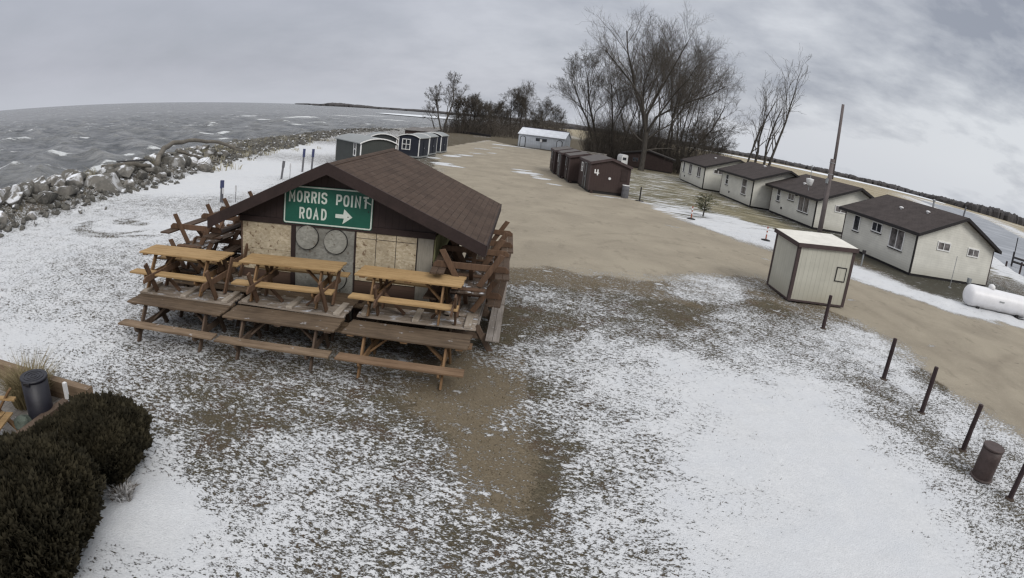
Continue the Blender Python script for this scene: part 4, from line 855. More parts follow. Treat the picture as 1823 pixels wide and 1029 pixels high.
b = MB(); b.add([(p[0], -.0145, p[1]) for p in oc] + [(p[0], -.0145, p[1]) for p in ic], [(i, (i + 1) % n, n + (i + 1) % n, n + i) for i in range(n)]); b.build('border', M['sign_white'], sg, fix=False)
word([('M', 300, 397), ('O', 420, 507), ('R', 532, 617), ('R', 640, 724), ('I', 745, 768), ('S', 790, 880)], .515, .785, -.0155, .043, sg)
word([('P', 1010, 1097), ('O', 1115, 1202), ('I', 1228, 1250), ('N', 1283, 1367), ('T', 1398, 1476)], .50, .77, -.0155, .043, sg)
word([('R', 470, 552), ('O', 575, 660), ('A', 678, 768), ('D', 800, 882)], .135, .405, -.0155, .043, sg)
ar = MB(); ar.prism([(1.32, .225), (1.53, .225), (1.50, .09), (1.735, .265), (1.53, .44), (1.51, .315), (1.32, .315)], -.017, -.0135); ar.build('arrow', M['sign_white'], sg)
ar = MB(); ar.prism([(1.99, .70), (2.165, .61), (2.165, .585), (2.0, .655)], -.0175, -.0155); ar.build('scratch', M['sign_white'], sg)
for (x, z) in ((1.63, .265), (2.11, .43)): MB().tube([(x, -.022, z), (x, -.0135, z)], .014, 8).build('bolt', M['dark_trim'], sg)

# ------------------------------------------------------------------ picnic tables
def make_table(mtop, mleg, mbench, label, group, under=None, L=2.44, benches=True):
    t = thing('picnic_table', label, 'picnic table', group=group)
    m = MB()
    for k in range(5): y = -.372 + k * .15; m.box(-L / 2 + .01 * ((k * 7) % 3 - 1), L / 2 + .01 * ((k * 5) % 3 - 1), y, y + (.142 if benches else .115), .762 + .002 * (k % 2), .80 + .002 * (k % 2))
    m.build('tabletop', mtop, t, bevel=.004)
    for x in (-L / 2 + .16, 0, L / 2 - .16):
        MB().box(x - .07, x + .07, -.35, .35, .722 if benches else .700, .760).build('batten', under or mleg, t, bevel=.006)
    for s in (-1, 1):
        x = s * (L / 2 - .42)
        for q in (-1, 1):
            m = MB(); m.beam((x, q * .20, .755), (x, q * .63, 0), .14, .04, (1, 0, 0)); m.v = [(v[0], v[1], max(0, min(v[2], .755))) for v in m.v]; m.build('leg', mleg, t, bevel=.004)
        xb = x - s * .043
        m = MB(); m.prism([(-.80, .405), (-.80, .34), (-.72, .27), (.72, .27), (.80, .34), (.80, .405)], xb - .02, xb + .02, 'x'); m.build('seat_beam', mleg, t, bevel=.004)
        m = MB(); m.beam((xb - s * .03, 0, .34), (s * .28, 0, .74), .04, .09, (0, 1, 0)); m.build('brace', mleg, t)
    for q in (-1, 1) if benches else ():
        m = MB()
        for k in range(2): y = q * .67 - .147 + k * .15; m.box(-L / 2 + .008 * k, L / 2 - .006 * k, y, y + .142, .408, .448)
        m.build('bench', mbench, t, bevel=.004)
    return t
M['cleat'] = wood('cleat', (.27, .22, .17), (.46, .41, .35), along='y', snow=.25)
M['wood_pale'] = wood('wood_pale', (.17, .145, .125), (.36, .325, .295), along='x', snow=.2)
M['wood_old_top'] = wood('wood_old_top', (.062, .043, .029), (.155, .112, .075), along='x', snow=.18)  # deeper brown plank tone for the tops of old and mid tables
M['wood_mid'] = wood('wood_mid', (.12, .075, .045), (.22, .145, .09), along='x')
protos = {
    'old': make_table(M['wood_old_top'], M['wood_old_leg'], M['wood_old'], 'x', None),
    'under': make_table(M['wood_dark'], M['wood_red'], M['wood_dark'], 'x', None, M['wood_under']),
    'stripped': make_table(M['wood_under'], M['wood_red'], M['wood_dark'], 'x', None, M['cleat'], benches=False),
    'mid': make_table(M['wood_old_top'], M['wood_new_leg'], M['wood_mid'], 'x', None),
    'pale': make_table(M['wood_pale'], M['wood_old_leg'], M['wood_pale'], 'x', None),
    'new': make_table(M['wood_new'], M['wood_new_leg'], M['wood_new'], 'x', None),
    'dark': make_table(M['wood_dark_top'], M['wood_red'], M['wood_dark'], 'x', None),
}
used = set()
def put_table(kind, x, y, z, rz=0.0, flip=False, scale=1.0, label='', group=''):
    if kind in used: o = copy_tree(protos[kind])
    else: o = protos[kind]; used.add(kind)
    o.location = (x, y, z + (.802 if flip else 0)); o.rotation_euler = (math.pi if flip else 0, 0, rz); o.scale = (scale, 1, 1)
    o['label'] = label; o['group'] = group
    return o
# weathered undersides show on the upturned tops
for ch in protos['under'].children:
    if ch.name.startswith('tabletop'): ch.data.materials[0] = M['wood_under']
side = ['left', 'middle', 'right']
GR = 'picnic tables stacked around the stand'
for i, x in enumerate((-7.02, -4.50, -1.90)):
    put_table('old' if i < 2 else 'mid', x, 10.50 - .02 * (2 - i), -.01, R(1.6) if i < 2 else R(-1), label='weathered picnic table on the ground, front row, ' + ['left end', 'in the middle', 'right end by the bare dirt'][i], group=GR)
for i, x in enumerate((-6.9, -4.55, -2.0)):
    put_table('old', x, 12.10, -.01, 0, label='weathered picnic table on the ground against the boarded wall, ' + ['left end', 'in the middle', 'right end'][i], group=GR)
for i, x in enumerate((-7.05, -4.52, -1.86)):
    put_table('stripped', x, (10.98, 11.2, 11.38)[i], .795, R((1.5, -.8, .6)[i]), True, label='upside down picnic table with its grey underside showing, ' + ['left end of the stack', 'middle of the stack', 'right end of the stack'][i], group=GR)
put_table('stripped', -7.35, 12.35, .795, R(-2), True, label='upside down picnic table wedged behind the left honey coloured one, against the wall', group=GR)
for i, (x, y, s) in enumerate(((-7.42, 11.42, .91), (-4.75, 11.62, .93), (-2.10, 11.62, .91))):
    put_table('new', x, y, .838, R((1.2, 3.0, -.6)[i]), False, s, label='honey coloured upright picnic table on top of the stack, ' + ['left one with gaps between planks', 'middle one before the plywood discs', 'right one under the chipboard squares'][i], group=GR)
for i, y in enumerate((12.80, 15.35)):
    w_ = ('front', 'back')[i]
    put_table('pale', -.96, y, -.01, R(90), label='weathered picnic table on the ground along the right wall, ' + w_ + ' one', group=GR)
    put_table('under', -.98, y + .05, .795, R(90 - 1.5), True, label='dark upside down picnic table along the right wall, lower one of the ' + w_ + ' pile', group=GR)
    put_table('dark', -.93, y - .06, 1.40, R(90 + 2), True, label='dark upside down picnic table along the right wall, top of the ' + w_ + ' pile', group=GR)
for i, y in enumerate((13.5, 16.2)):
    w_ = ('front', 'back')[i]
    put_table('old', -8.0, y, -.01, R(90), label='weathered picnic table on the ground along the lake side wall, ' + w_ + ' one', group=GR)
    put_table('dark', -8.05, y - .1, .795, R(90 + 2), True, label='reddish upside down picnic table along the lake side wall, lower one of the ' + w_ + ' pile', group=GR)
    put_table('dark', -8.0, y + .1, 1.40, R(90 - 2), True, label='reddish upside down picnic table along the lake side wall, top of the ' + w_ + ' pile', group=GR)

# ------------------------------------------------------------------ lodge deck corner, bin, grass clump, chair
DX, DY, DZ = -6.58, 6.50, .35
t = thing('wooden_deck', 'corner of a raised plank deck at the lower left edge', 'deck', (DX, DY, 0))
m = MB()
for k in range(34): m.box(-9, -.02, -.14 * k - .16, -.14 * k - .026, DZ - .04, DZ)
m.build('deck_boards', M['grey_plank'], t)
m = MB(); m.box(-9, .0, -5, -.03, .0, DZ - .045); m.build('skirt', M['wood_dark'], t)
m = MB(); m.box(-9, .12, -.02, .14, DZ - .1, DZ + .30); m.build('rim_board', M['wood_old'], t)
m = MB(); m.box(-.10, .04, -5, -.42, DZ - .1, DZ + .30); m.build('rim_board', M['wood_old_leg'], t)
m = MB(); m.box(-.06, .0, -.40, -.34, DZ, DZ + .56); m.build('stub_post', M['white_plastic'], t)
t = barrel('trash_can', 'black plastic trash can with ringed lid on the deck corner', 'trash can', (-6.85, 5.68, .352), .23, .82, M['can_black'], M['can_black'], None, False)
m = MB()
for rr_, zz_ in ((.05, 0), (.11, 0), (.17, 0)): MB().lathe([(rr_ - .012, .812), (rr_ - .008, .826), (rr_ + .008, .826), (rr_ + .012, .812)], 24).build('lid_ring', M['black'], t)
m = MB(); m.box(.05, .215, -.06, .06, .77, .81); m.move(Matrix.Rotation(R(-75), 4, 'Z') @ Matrix.Translation((.05, 0, 0))); m.build('handle', M['black'], t)
# folding plank chair at the frame edge: honey coloured crossed legs
t = thing('lawn_chair', 'honey coloured wooden lawn chair with crossed slat legs on the deck', 'chair', (-7.15, 4.85, .352), R(20))
for y in (-.28, .28):
    m = MB(); m.beam((-.38, y, 0), (.30, y, .78), .035, .09, (0, 1, 0)); m.build('leg', M['wood_new_leg'], t, bevel=.005)
    m = MB(); m.beam((.34, y + .04, 0), (-.42, y + .04, .74), .035, .09, (0, 1, 0)); m.build('leg', M['wood_new_leg'], t, bevel=.005)
    m = MB(); m.beam((-.5, y, .62), (.36, y, .62), .10, .035); m.build('armrest', M['wood_new'], t, bevel=.005)
m = MB()
for k in range(4): m.box(-.34 + k * .15, -.21 + k * .15, -.3, .3, .36, .385)
m.build('seat', M['wood_new'], t)
m = MB()
for k in range(4): m.beam((-.42, -.21 + k * .14, .38), (-.70, -.21 + k * .14, 1.05), .12, .022, (1, 0, 0))
m.build('backrest', M['wood_new'], t)
t = thing('ornamental_rock', 'greenish grey rock on the deck between chair and trash can', 'rock', (-6.98, 5.35, .352))
bm = bmesh.new(); bmesh.ops.create_icosphere(bm, subdivisions=3, radius=.16)
for v in bm.verts: v.co *= 1 + .25 * mnoise.noise(v.co * 9); v.co.z = v.co.z * .9 + .13
me = bpy.data.meshes.new('stone'); bm.to_mesh(me); bm.free(); me.materials.append(plain('green_rock', (.10, .12, .10), .8, .4, 9, .4)); o = bpy.data.objects.new('stone', me); COL.objects.link(o); o.parent = t

def blades(n, cx, cy, cz, rad, h, lean, wid, seed, bend=.5):
    rg = random.Random(seed); m = MB()
    for _ in range(n):
        a = rg.random() * 6.283; r_ = rad * math.sqrt(rg.random()); x, y = cx + r_ * math.cos(a), cy + r_ * math.sin(a)
        la = a + rg.uniform(-.7, .7); L = h * rg.uniform(.55, 1.1); ln = lean * rg.uniform(.2, 1.2) * L; w_ = wid * rg.uniform(.6, 1.3); pa = rg.random() * 3.14
        px, py = math.cos(pa) * w_, math.sin(pa) * w_
        p = [(x, y, cz), (x + math.cos(la) * ln * .3, y + math.sin(la) * ln * .3, cz + L * .6), (x + math.cos(la) * ln, y + math.sin(la) * ln, cz + L * (1 - bend * rg.random() * .4))]
        b = len(m.v); m.v += [(p[0][0] - px, p[0][1] - py, p[0][2]), (p[0][0] + px, p[0][1] + py, p[0][2]), (p[1][0] + px * .8, p[1][1] + py * .8, p[1][2]), (p[1][0] - px * .8, p[1][1] - py * .8, p[1][2]), p[2]]
        m.f += [(b, b + 1, b + 2, b + 3), (b + 3, b + 2, b + 4)]
    return m
M['straw'] = bark('straw', (.13, .105, .055), (.30, .25, .15))
M['pale_straw'] = bark('pale_straw', (.24, .22, .15), (.47, .43, .32))
o = blades(1000, -7.6, 6.1, .3, .30, .80, .75, .007, 3).build('ornamental_grass', M['straw'], fix=False); tag(o, 'dry tan ornamental grass clump beside the black trash can', 'grass clump')
o = blades(260, -4.86, 5.12, 0, .17, .22, 1.0, .012, 5).build('snowy_weed', bark('snowy_weed', (.09, .07, .05), (.75, .76, .78)), fix=False); tag(o, 'small snow dusted weed clump at the foot of the shrubs', 'weed')
# evergreen shrubs: many small flattened sprays round a dark core
M['cedar'] = None
t_ = NT('cedar_sprays'); n_ = t_.noise(t_.pos(), 2.5, 4); n2_ = t_.noise(t_.pos(), 30, 2); c_o = t_.mix(t_.ramp(n_, .35, .65), (.022, .020, .013), (.050, .043, .026)); c_o = t_.mix(t_.ramp(n2_, .5, .75, 0, .35), c_o, (.07, .056, .033)); t_.bsdf(c_o, .85, None, .15); M['cedar'] = t_.m
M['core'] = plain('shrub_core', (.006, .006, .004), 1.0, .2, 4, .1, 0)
def shrub(label, lobes, seed, n):
    t = thing('evergreen_shrub', label, 'shrub', (lobes[0][0], lobes[0][1], 0), group='evergreen shrubs by the deck')
    ox, oy = lobes[0][0], lobes[0][1]; rg = random.Random(seed)
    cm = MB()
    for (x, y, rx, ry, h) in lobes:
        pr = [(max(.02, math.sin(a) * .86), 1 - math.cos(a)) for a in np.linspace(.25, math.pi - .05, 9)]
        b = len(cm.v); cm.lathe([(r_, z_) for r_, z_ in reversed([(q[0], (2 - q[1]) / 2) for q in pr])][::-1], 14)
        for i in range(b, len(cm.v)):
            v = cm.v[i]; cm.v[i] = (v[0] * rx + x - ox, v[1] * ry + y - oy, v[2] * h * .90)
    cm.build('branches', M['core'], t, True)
    m = MB()
    for _ in range(n):
        x, y, rx, ry, h = rg.choice(lobes); a = rg.random() * 6.283; ct = rg.uniform(-.75, 1); s_ = math.sqrt(max(0, 1 - ct * ct)); s_ = s_ if ct > -.2 else s_ * .97
        nv = Vector((math.cos(a) * s_, math.sin(a) * s_, ct)); d = rg.uniform(.82, 1.03) + .17 * mnoise.noise(nv * 3.2 + Vector((seed, 0, 0))) + .06 * mnoise.noise(nv * 9)
        p = Vector((x - ox + nv.x * rx * d, y - oy + nv.y * ry * d, h * .5 + nv.z * h * .5 * d))
        if p.z < 0: continue
        up = (Vector((0, 0, .8)) + nv * .9 + Vector((rg.uniform(-.5, .5), rg.uniform(-.5, .5), rg.uniform(-.3, .5)))).normalized()
        sd = up.cross(Vector((rg.uniform(-1, 1), rg.uniform(-1, 1), rg.uniform(-1, 1)))).normalized(); L = rg.uniform(.06, .14); w_ = L * rg.uniform(.16, .3)
        b = len(m.v); q = p + up * L
        m.v += [tuple(p - up * .02), tuple(p + up * L * .45 + sd * w_ * 1.2), tuple(q), tuple(p + up * L * .45 - sd * w_ * 1.2)]
        m.f.append((b, b + 1, b + 2, b + 3))
        for sg_ in (-1, 1):
            b = len(m.v); f_ = p + up * L * .25; e_ = f_ + (up * .6 + sd * sg_ * .8).normalized() * L * .6; wv = up * w_ * .8
            m.v += [tuple(f_ - wv), tuple(e_), tuple(f_ + wv)]; m.f.append((b, b + 1, b + 2))
    m.build('foliage', M['cedar'], t, fix=False)
    return t
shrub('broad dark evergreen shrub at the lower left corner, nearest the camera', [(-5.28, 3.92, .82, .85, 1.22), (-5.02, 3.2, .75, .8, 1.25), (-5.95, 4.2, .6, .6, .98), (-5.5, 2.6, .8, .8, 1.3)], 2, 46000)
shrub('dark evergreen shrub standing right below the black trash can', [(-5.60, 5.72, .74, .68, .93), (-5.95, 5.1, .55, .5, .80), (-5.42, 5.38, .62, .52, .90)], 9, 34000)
# ------------------------------------------------------------------ riprap along the lake
t = NT('boulder'); v = t.pos(False); n = t.noise(v, 1.6, 6, .65); n2 = t.noise(v, 9, 4, .6); r_ = t.rnd()
cA = t.mix(r_, (.105, .10, .088), (.215, .20, .18)); cA = t.mix(t.ramp(n, .4, .65), cA, (.085, .083, .078)); cA = t.mix(t.ramp(n2, .5, .7, 0, .5), cA, (.27, .255, .23))
nz = t.sep(t.n('ShaderNodeNewGeometry').outputs['Normal'])[2]
snm = t.math('MULTIPLY', t.ramp(nz, .45, .85), t.ramp(t.math('ADD', t.noise(t.pos(), 1.6, 5, .65), t.math('MULTIPLY', r_, .12)), .55, .63))
cA = t.mix(snm, cA, (.74, .76, .80)); t.bsdf(cA, .85, t.bump(t.math('ADD', n, t.math('MULTIPLY', n2, .4)), .6, .05), .2); M['boulder'] = t.m
def rock_mesh(seed, flat=1.0, npts=16):
    rg = random.Random(seed); bm = bmesh.new()
    for _ in range(npts):
        d = Vector((rg.gauss(0, 1), rg.gauss(0, 1), rg.gauss(0, 1))).normalized(); k = rg.uniform(.8, 1.05); bm.verts.new((d.x * k * .5, d.y * k * .42, d.z * k * .36 * flat))
    r0 = bmesh.ops.convex_hull(bm, input=bm.verts); bmesh.ops.delete(bm, geom=[e for e in r0['geom_interior'] if isinstance(e, bmesh.types.BMVert)], context='VERTS')
    bmesh.ops.bevel(bm, geom=list(bm.edges), offset=.035, segments=2, affect='EDGES', clamp_overlap=True)
    bmesh.ops.recalc_face_normals(bm, faces=bm.faces)
    me = bpy.data.meshes.new('boulder'); bm.to_mesh(me); bm.free(); me.materials.append(M['boulder']); return me
rocks = [rock_mesh(100 + i, .8 + .04 * (i % 5), 13 + i % 6) for i in range(12)]
rg = random.Random(31)
RL = 'grey angular boulder in the rock bank along the lake'
def boulder(x, y, s, z=None, lab=RL, grp='boulders of the rock bank along the lake', me=None, rot=None, sc=(1, 1, 1)):
    o = bpy.data.objects.new('boulder', me or rg.choice(rocks)); COL.objects.link(o)
    o.location = (x, y, (gz1(x, y) + s * .14) if z is None else z); o.rotation_euler = rot or (rg.uniform(-.5, .5), rg.uniform(-.5, .5), rg.uniform(0, 6.28)); o.scale = (s * sc[0], s * sc[1], s * sc[2])
    tag(o, lab, 'boulder', grp); return o
slab = boulder(-22.3, 25.6, 2.9, .55, 'largest boulder, a flat faced tan slab leaning in the rock bank', None, rocks[3], (R(62), R(8), R(48)), (1.15, .8, .55)); del_grp = slab
boulder(-24.0, 35.2, 2.3, .7, 'pale whitish boulder under the arching driftwood log', None, rocks[5], (R(30), R(10), R(20)), (1, .8, .8))
boulder(-22.6, 37.6, 2.1, .5, 'big dark grey boulder on the land side of the arching driftwood', None, rocks[7], (R(10), R(-20), R(80)), (1, .9, .9))
cnt = 0
ycur = 7.0
while cnt < 262 and ycur < 112:
    sx = float(shore_x(ycur)); dens = 1 if ycur < 45 else 2
    for k in range(rg.choice((3, 4, 4, 5)) if ycur < 45 else rg.choice((2, 2, 3))):
        if cnt >= 262: break
        tt = rg.uniform(-.2, 5.6); s = rg.uniform(.6, 1.4) * (1.25 if .6 < tt < 4.2 else .85) * (.85 if ycur > 40 else 1)
        if abs(ycur - 25.6) < 1.3 and tt < 2.4: continue
        boulder(sx - tt + rg.uniform(-.2, .2), ycur + rg.uniform(-.6, .6), s); cnt += 1
    ycur += rg.uniform(.45, .75) if ycur < 45 else rg.uniform(1.0, 1.6)
# the small stones and rubble between: stuff
def rubble(name, label, n, seed, f):
    rg2 = random.Random(seed); V = []; F = []
    bases = []
    for i in range(5):
        me = rocks[i]; bm = bmesh.new()
        for _ in range(9):
            d = Vector((rg2.gauss(0, 1), rg2.gauss(0, 1), rg2.gauss(0, 1))).normalized(); bm.verts.new((d.x * .5, d.y * .45, d.z * .38))
        bmesh.ops.convex_hull(bm, input=bm.verts); bm.verts.index_update(); bases.append(([v.co.copy() for v in bm.verts], [tuple(v.index for v in fc.verts) for fc in bm.faces])); bm.free()
    for _ in range(n):
        x, y, s = f(rg2); z = gz1(x, y) + s * .1; b = len(V); vs, fs = rg2.choice(bases); Mx = Matrix.Rotation(rg2.uniform(0, 6.28), 3, 'Z') @ Matrix.Rotation(rg2.uniform(-.6, .6), 3, 'X')
        for v in vs: p = Mx @ (v * s); V.append((p.x + x, p.y + y, p.z + z))
        F += [tuple(i + b for i in q) for q in fs]
    m = MB(); m.v = V; m.f = F; o = m.build(name, M['boulder'], fix=True); tag(o, label, 'rubble', kind='stuff')
def f1(r):
    y = r.uniform(3, 70) if r.random() < .75 else r.uniform(50, 135); tt = r.uniform(-.3, 6.5) if r.random() < .93 else r.gauss(-.2, .5)
    return float(shore_x(y)) - tt, y, r.uniform(.15, .55) * (1.7 if y > 50 else 1)
rubble('rubble', 'small stones filling the rock bank along the lake', 4200, 8, f1)
# driftwood
def log(label, pts, rad, mt='driftwood', name='driftwood_log'):
    rg2 = random.Random(len(pts) * 7 + int(pts[0][1])); P = [Vector(p) for p in pts]; fine = []; rr2 = []
    for i in range(len(P) - 1):
        for k in range(4):
            f = k / 4; fine.append(P[i].lerp(P[i + 1], f) + Vector((rg2.gauss(0, .03), rg2.gauss(0, .03), rg2.gauss(0, .03)))); u = (i + f) / (len(P) - 1); rr2.append(rad * (1.0 - .45 * u) * rg2.uniform(.9, 1.1))
    fine.append(P[-1]); rr2.append(rad * .5)
    o = MB().tube(fine, rr2, 9).build(name, M[mt], None, True); tag(o, label, 'log', 'driftwood logs on the rock bank'); return o
log('long driftwood trunk arching over the rocks', [(-23.6, 32.6, .9), (-24.6, 34.5, 1.6), (-25.3, 37.0, 2.05), (-25.3, 40.0, 2.0), (-24.5, 42.8, 1.75), (-23.4, 44.5, 1.0)], .21)
log('dark wet driftwood log lying across the rocks near the big slab', [(-24.6, 28.0, 1.15), (-23.7, 29.6, 1.3), (-23.0, 31.2, 1.05)], .22)
log('short pale driftwood branch leaning down from the arching trunk', [(-24.3, 36.2, 1.5), (-23.1, 38.0, .9), (-22.3, 39.2, .45)], .10)
m = MB(); m.beam((-24.6, 29.6, 1.42), (-23.5, 31.4, 1.40), .5, .07); o = m.build('plank', M['dark_trim'], bevel=.01); tag(o, 'dark flat board washed up on the rocks behind the big slab', 'plank')
# dry shore grass clumps
m = MB(); rg2 = random.Random(77)
for _ in range(130):
    y = rg2.uniform(36, 80); x = float(shore_x(y)) - rg2.gauss(1.2, 2.0); k = blades(14, x, y, gz1(x, y), .45, rg2.uniform(.3, .65), .8, .02, rg2.randrange(10 ** 6)); m.add(k.v, k.f)
for _ in range(120):
    y = rg2.uniform(26, 44); x = float(shore_x(y)) - rg2.uniform(2, 5.5); k = blades(12, x, y, gz1(x, y), .4, rg2.uniform(.4, .8), .8, .016, rg2.randrange(10 ** 6)); m.add(k.v, k.f)
o = m.build('shore_grass', M['pale_straw'], fix=False); tag(o, 'pale dry grass growing between the shore rocks', 'grass', kind='stuff')

# ------------------------------------------------------------------ bare trees
def grow(trunk, crown, base, direction, length, radius, depth, maxd, rg, spread, twigs, up=.25, trunk_depth=1, droop=0.0, minr=.008):
    """one branch as a bent tapered tube, then its children"""
    p = Vector(base); d = Vector(direction).normalized(); nseg = 6 if depth == 0 else (5 if depth == 1 else (4 if depth == 2 else 3))
    pts = [p.copy()]; rad = [radius]; dirs = [d.copy()]
    for i in range(nseg):
        j = .10 + .07 * depth
        d = (d + Vector((rg.gauss(0, j), rg.gauss(0, j), rg.gauss(0, j) + up * .16 - droop * .1 * depth))).normalized()
        p = p + d * (length / nseg); pts.append(p.copy()); dirs.append(d.copy()); rad.append(max(minr, radius * (1 - .72 * (i + 1) / nseg)))
    mb_ = trunk if depth < trunk_depth else crown
    mb_.tube(pts, rad, 9 if depth == 0 else (6 if depth == 1 else (4 if depth == 2 else 3)), cap=False)
    if depth >= maxd: return
    nch = twigs[min(depth, len(twigs) - 1)]
    for k in range(nch):
        f = (.32 if depth == 0 else .22) + (.68 if depth == 0 else .76) * (k + rg.uniform(.1, .9)) / nch
        i = min(nseg - 1, int(f * nseg)); q = pts[i].lerp(pts[i + 1], f * nseg - i); dd = dirs[i + 1]
        ax = dd.cross(Vector((rg.gauss(0, 1), rg.gauss(0, 1), rg.gauss(0, .4)))).normalized()
        ang = spread * rg.uniform(.65, 1.25) * (1.0 if depth else 1.0)
        nd = (Matrix.Rotation(ang, 3, ax) @ dd); nd = (nd + Vector((0, 0, up * (.6 if depth < 2 else .3)))).normalized()
        L = length * rg.uniform(.42, .68) * (1.12 - .5 * f); rr_ = max(minr, radius * (1 - .72 * f) * rg.uniform(.36, .56))
        grow(trunk, crown, q, nd, L, rr_, depth + 1, maxd, rg, spread, twigs, up, trunk_depth, droop, minr)
def bare_tree(label, x, y, h, lean=(0, 0), seed=1, radius=.25, spread=.62, twigs=(9, 7, 6, 5), maxd=4, stems=1, up=.35, group='leafless trees', minr=.009, stem_spread=.18, fork=None):
    t = thing('bare_tree', label, 'tree', (x, y, -.05), group=group); rg3 = random.Random(seed); tr = MB(); cr = MB()
    for s in range(stems):
        a = 6.283 * s / stems + rg3.random(); off = Vector((math.cos(a), math.sin(a), 0)) * (.0 if stems == 1 else radius * 1.3)
        d = Vector((lean[0] / h, lean[1] / h, 1)) + (Vector((math.cos(a), math.sin(a), 0)) * stem_spread if stems > 1 else Vector())
        hh = h * (1 if s == 0 else rg3.uniform(.72, .97))
        grow(tr, cr, off, d, hh * .80, radius * (1 if s == 0 else .8), 0, maxd, rg3, spread, twigs, up, 1, 0, minr)
    tr.build('trunk', M['bark'], t, True, fix=False); cr.build('crown', M['twig'], t, True, fix=False)
    return t
# the big cottonwood: one bole that forks into long limbs
def cottonwood(label, x, y, seed):
    t = thing('bare_tree', label, 'tree', (x, y, -.05), group='leafless trees behind the brown shacks'); rg3 = random.Random(seed); tr = MB(); cr = MB()
    tr.tube([(0, 0, 0), (.05, 0, .5), (.12, 0, 3), (.05, .1, 6.2)], [.56, .45, .40, .37], 12, cap=False)
    fork = Vector((.05, .1, 6.0))
    for (dx, dy, dz, L, r_) in ((-.27, 0, 1, 15.8, .25), (-.08, .2, 1, 17.6, .29), (.13, -.1, 1, 16.8, .27), (-.52, .2, .9, 14.5, .19), (.38, .1, .9, 15.5, .21), (.1, -.3, .95, 14, .18), (.72, .1, .7, 13, .16)):
        grow(tr, cr, fork - Vector((0, 0, rg3.uniform(0, 1.3))), Vector((dx, dy, dz)), L, r_, 1, 4, rg3, .58, (9, 11, 8, 6), .42, 2, 0, .009)
    for z in (3.2, 4.4):
        grow(tr, cr, Vector((.1, 0, z)), Vector((rg3.choice((-1, 1)), .2, .45)), 5.5, .11, 2, 4, rg3, .6, (7, 6, 6, 5), .3, 2, 0, .009)
    tr.build('trunk', M['bark'], t, True, fix=False); cr.build('crown', M['twig'], t, True, fix=False); t.scale = (.93, .93, .925)
cottonwood('tallest leafless tree, with a single thick trunk behind the brown shacks', 16.6, 85.5, 5)
G1 = 'leafless trees behind the brown shacks'
bare_tree('leafless tree leaning left above the shacks, leftmost of the tall grove', 11.3, 98, 18.0, (-3.2, 0), 11, .26, .6, (10, 8, 6, 5), 4, 2, .35, G1)
mids = [bare_tree('slender leafless tree among the crowded stems left of the big trunk', 13.6, 95, 17.5, (-2.0, 0), 12, .17, .58, (9, 7, 5, 4), 4, 1, .45, G1)]
rights = [bare_tree('tall leafless tree crowded right of the big trunk', 21.5, 96, 23.5, (1.2, 0), 13, .22, .6, (11, 8, 6, 4), 4, 2, .42, G1)]
def again(src, x, y, rz, s, label=None):
    o = copy_tree(src); o.location = (x, y, -.05); o.rotation_euler.z = rz; o.scale = (s, s, s)
    if label: o['label'] = label
    return o
for (x, y, rz, s) in ((15.2, 97, 1.1, .98), (12.4, 101, 2.2, .9), (14.6, 104, 4.0, 1.02), (16.9, 99.5, 5.0, .95)): again(mids[0], x, y, rz, s)
for (x, y, rz, s) in ((24.2, 100, 1.9, .95), (27.0, 104, 3.1, .86), (19.3, 101, 4.4, .85), (29.0, 108, 5.6, .78)): again(rights[0], x, y, rz, s)
bare_tree('leafless tree spreading to the right over the farthest cabin roof', 23.8, 92, 17, (3.6, 0), 17, .22, .6, (10, 7, 6, 4), 4, 1, .3, G1)
sm_ = [bare_tree('small bushy leafless tree right of the grove above the cabin roofs', 28.0, 93, 10.5, (.5, 0), 19, .14, .6, (9, 7, 6, 5), 4, 2, .4, 'small leafless trees right of the grove')]
for (x, y, rz, s) in ((30.0, 98, 1.3, .9), (32.0, 104, 2.9, .8), (25.0, 88, 4.4, .85)): again(sm_[0], x, y, rz, s)
G2 = 'thin leafless trees behind the cabins'
bare_tree('slim upright leafless tree, leftmost of the four thin trunks behind the cabins', 31.2, 83, 17.5, (-.5, 0), 23, .20, .42, (10, 4, 3), 3, 1, .6, G2, .014)
bare_tree('broken topped leafless trunk with few branches behind the cabins', 33.2, 84, 14.5, (.6, 0), 24, .28, .5, (5, 3, 3), 3, 1, .5, G2, .016)
bare_tree('leafless trunk leaning slightly right, third of four behind the cabins', 34.6, 84.5, 16.5, (2.4, 0), 27, .26, .45, (6, 4, 3), 3, 1, .6, G2, .014)
bare_tree('tallest of the four thin trunks behind the cabins, leaning right', 35.8, 85, 21.5, (6.2, 0), 29, .27, .5, (9, 4, 4), 3, 1, .5, G2, .014)
G3 = 'leafless trees at the far end of the lot'
bare_tree('twin trunk leafless tree, tallest by the water at the far end', -21.3, 145.6, 15.2, (0, 0), 33, .30, .55, (9, 7, 6, 5), 4, 2, .35, G3, .016)
bare_tree('crooked leafless tree leaning over the water, far left of its group', -23.6, 148, 7.8, (-2.5, 0), 35, .17, .7, (8, 5, 4), 3, 1, .05, G3, .016)
fa = bare_tree('leafless tree in the middle of the far grove', -16.4, 153.8, 10.5, (.2, 0), 37, .2, .6, (10, 8, 6, 4), 4, 2, .35, G3, .016)
for (x, y, rz, s) in ((-18.8, 152, .7, .9), (-13.2, 153.6, 2.1, .86), (-14.6, 160, 3.3, .95), (-10.5, 165, 4.6, .85), (-12.2, 187.8, 5.5, 1.0), (-8.2, 176, 1.6, .8)): again(fa, x, y, rz, s)
fb = bare_tree('round crowned leafless tree behind the white metal building', -2.3, 178, 16.0, (-.5, 0), 41, .28, .62, (12, 9, 7, 5), 4, 2, .3, G3, .012)
again(fb, -5.6, 184, 2.0, .85, 'leafless tree left of the round crowned one at the far end')
again(fb, 4.3, 215, 4.0, .85, 'leafless tree right of the round crowned one, above the white metal building')
again(fb, 9.8, 225, 1.0, .74, 'low leafless tree far right behind the white metal building')
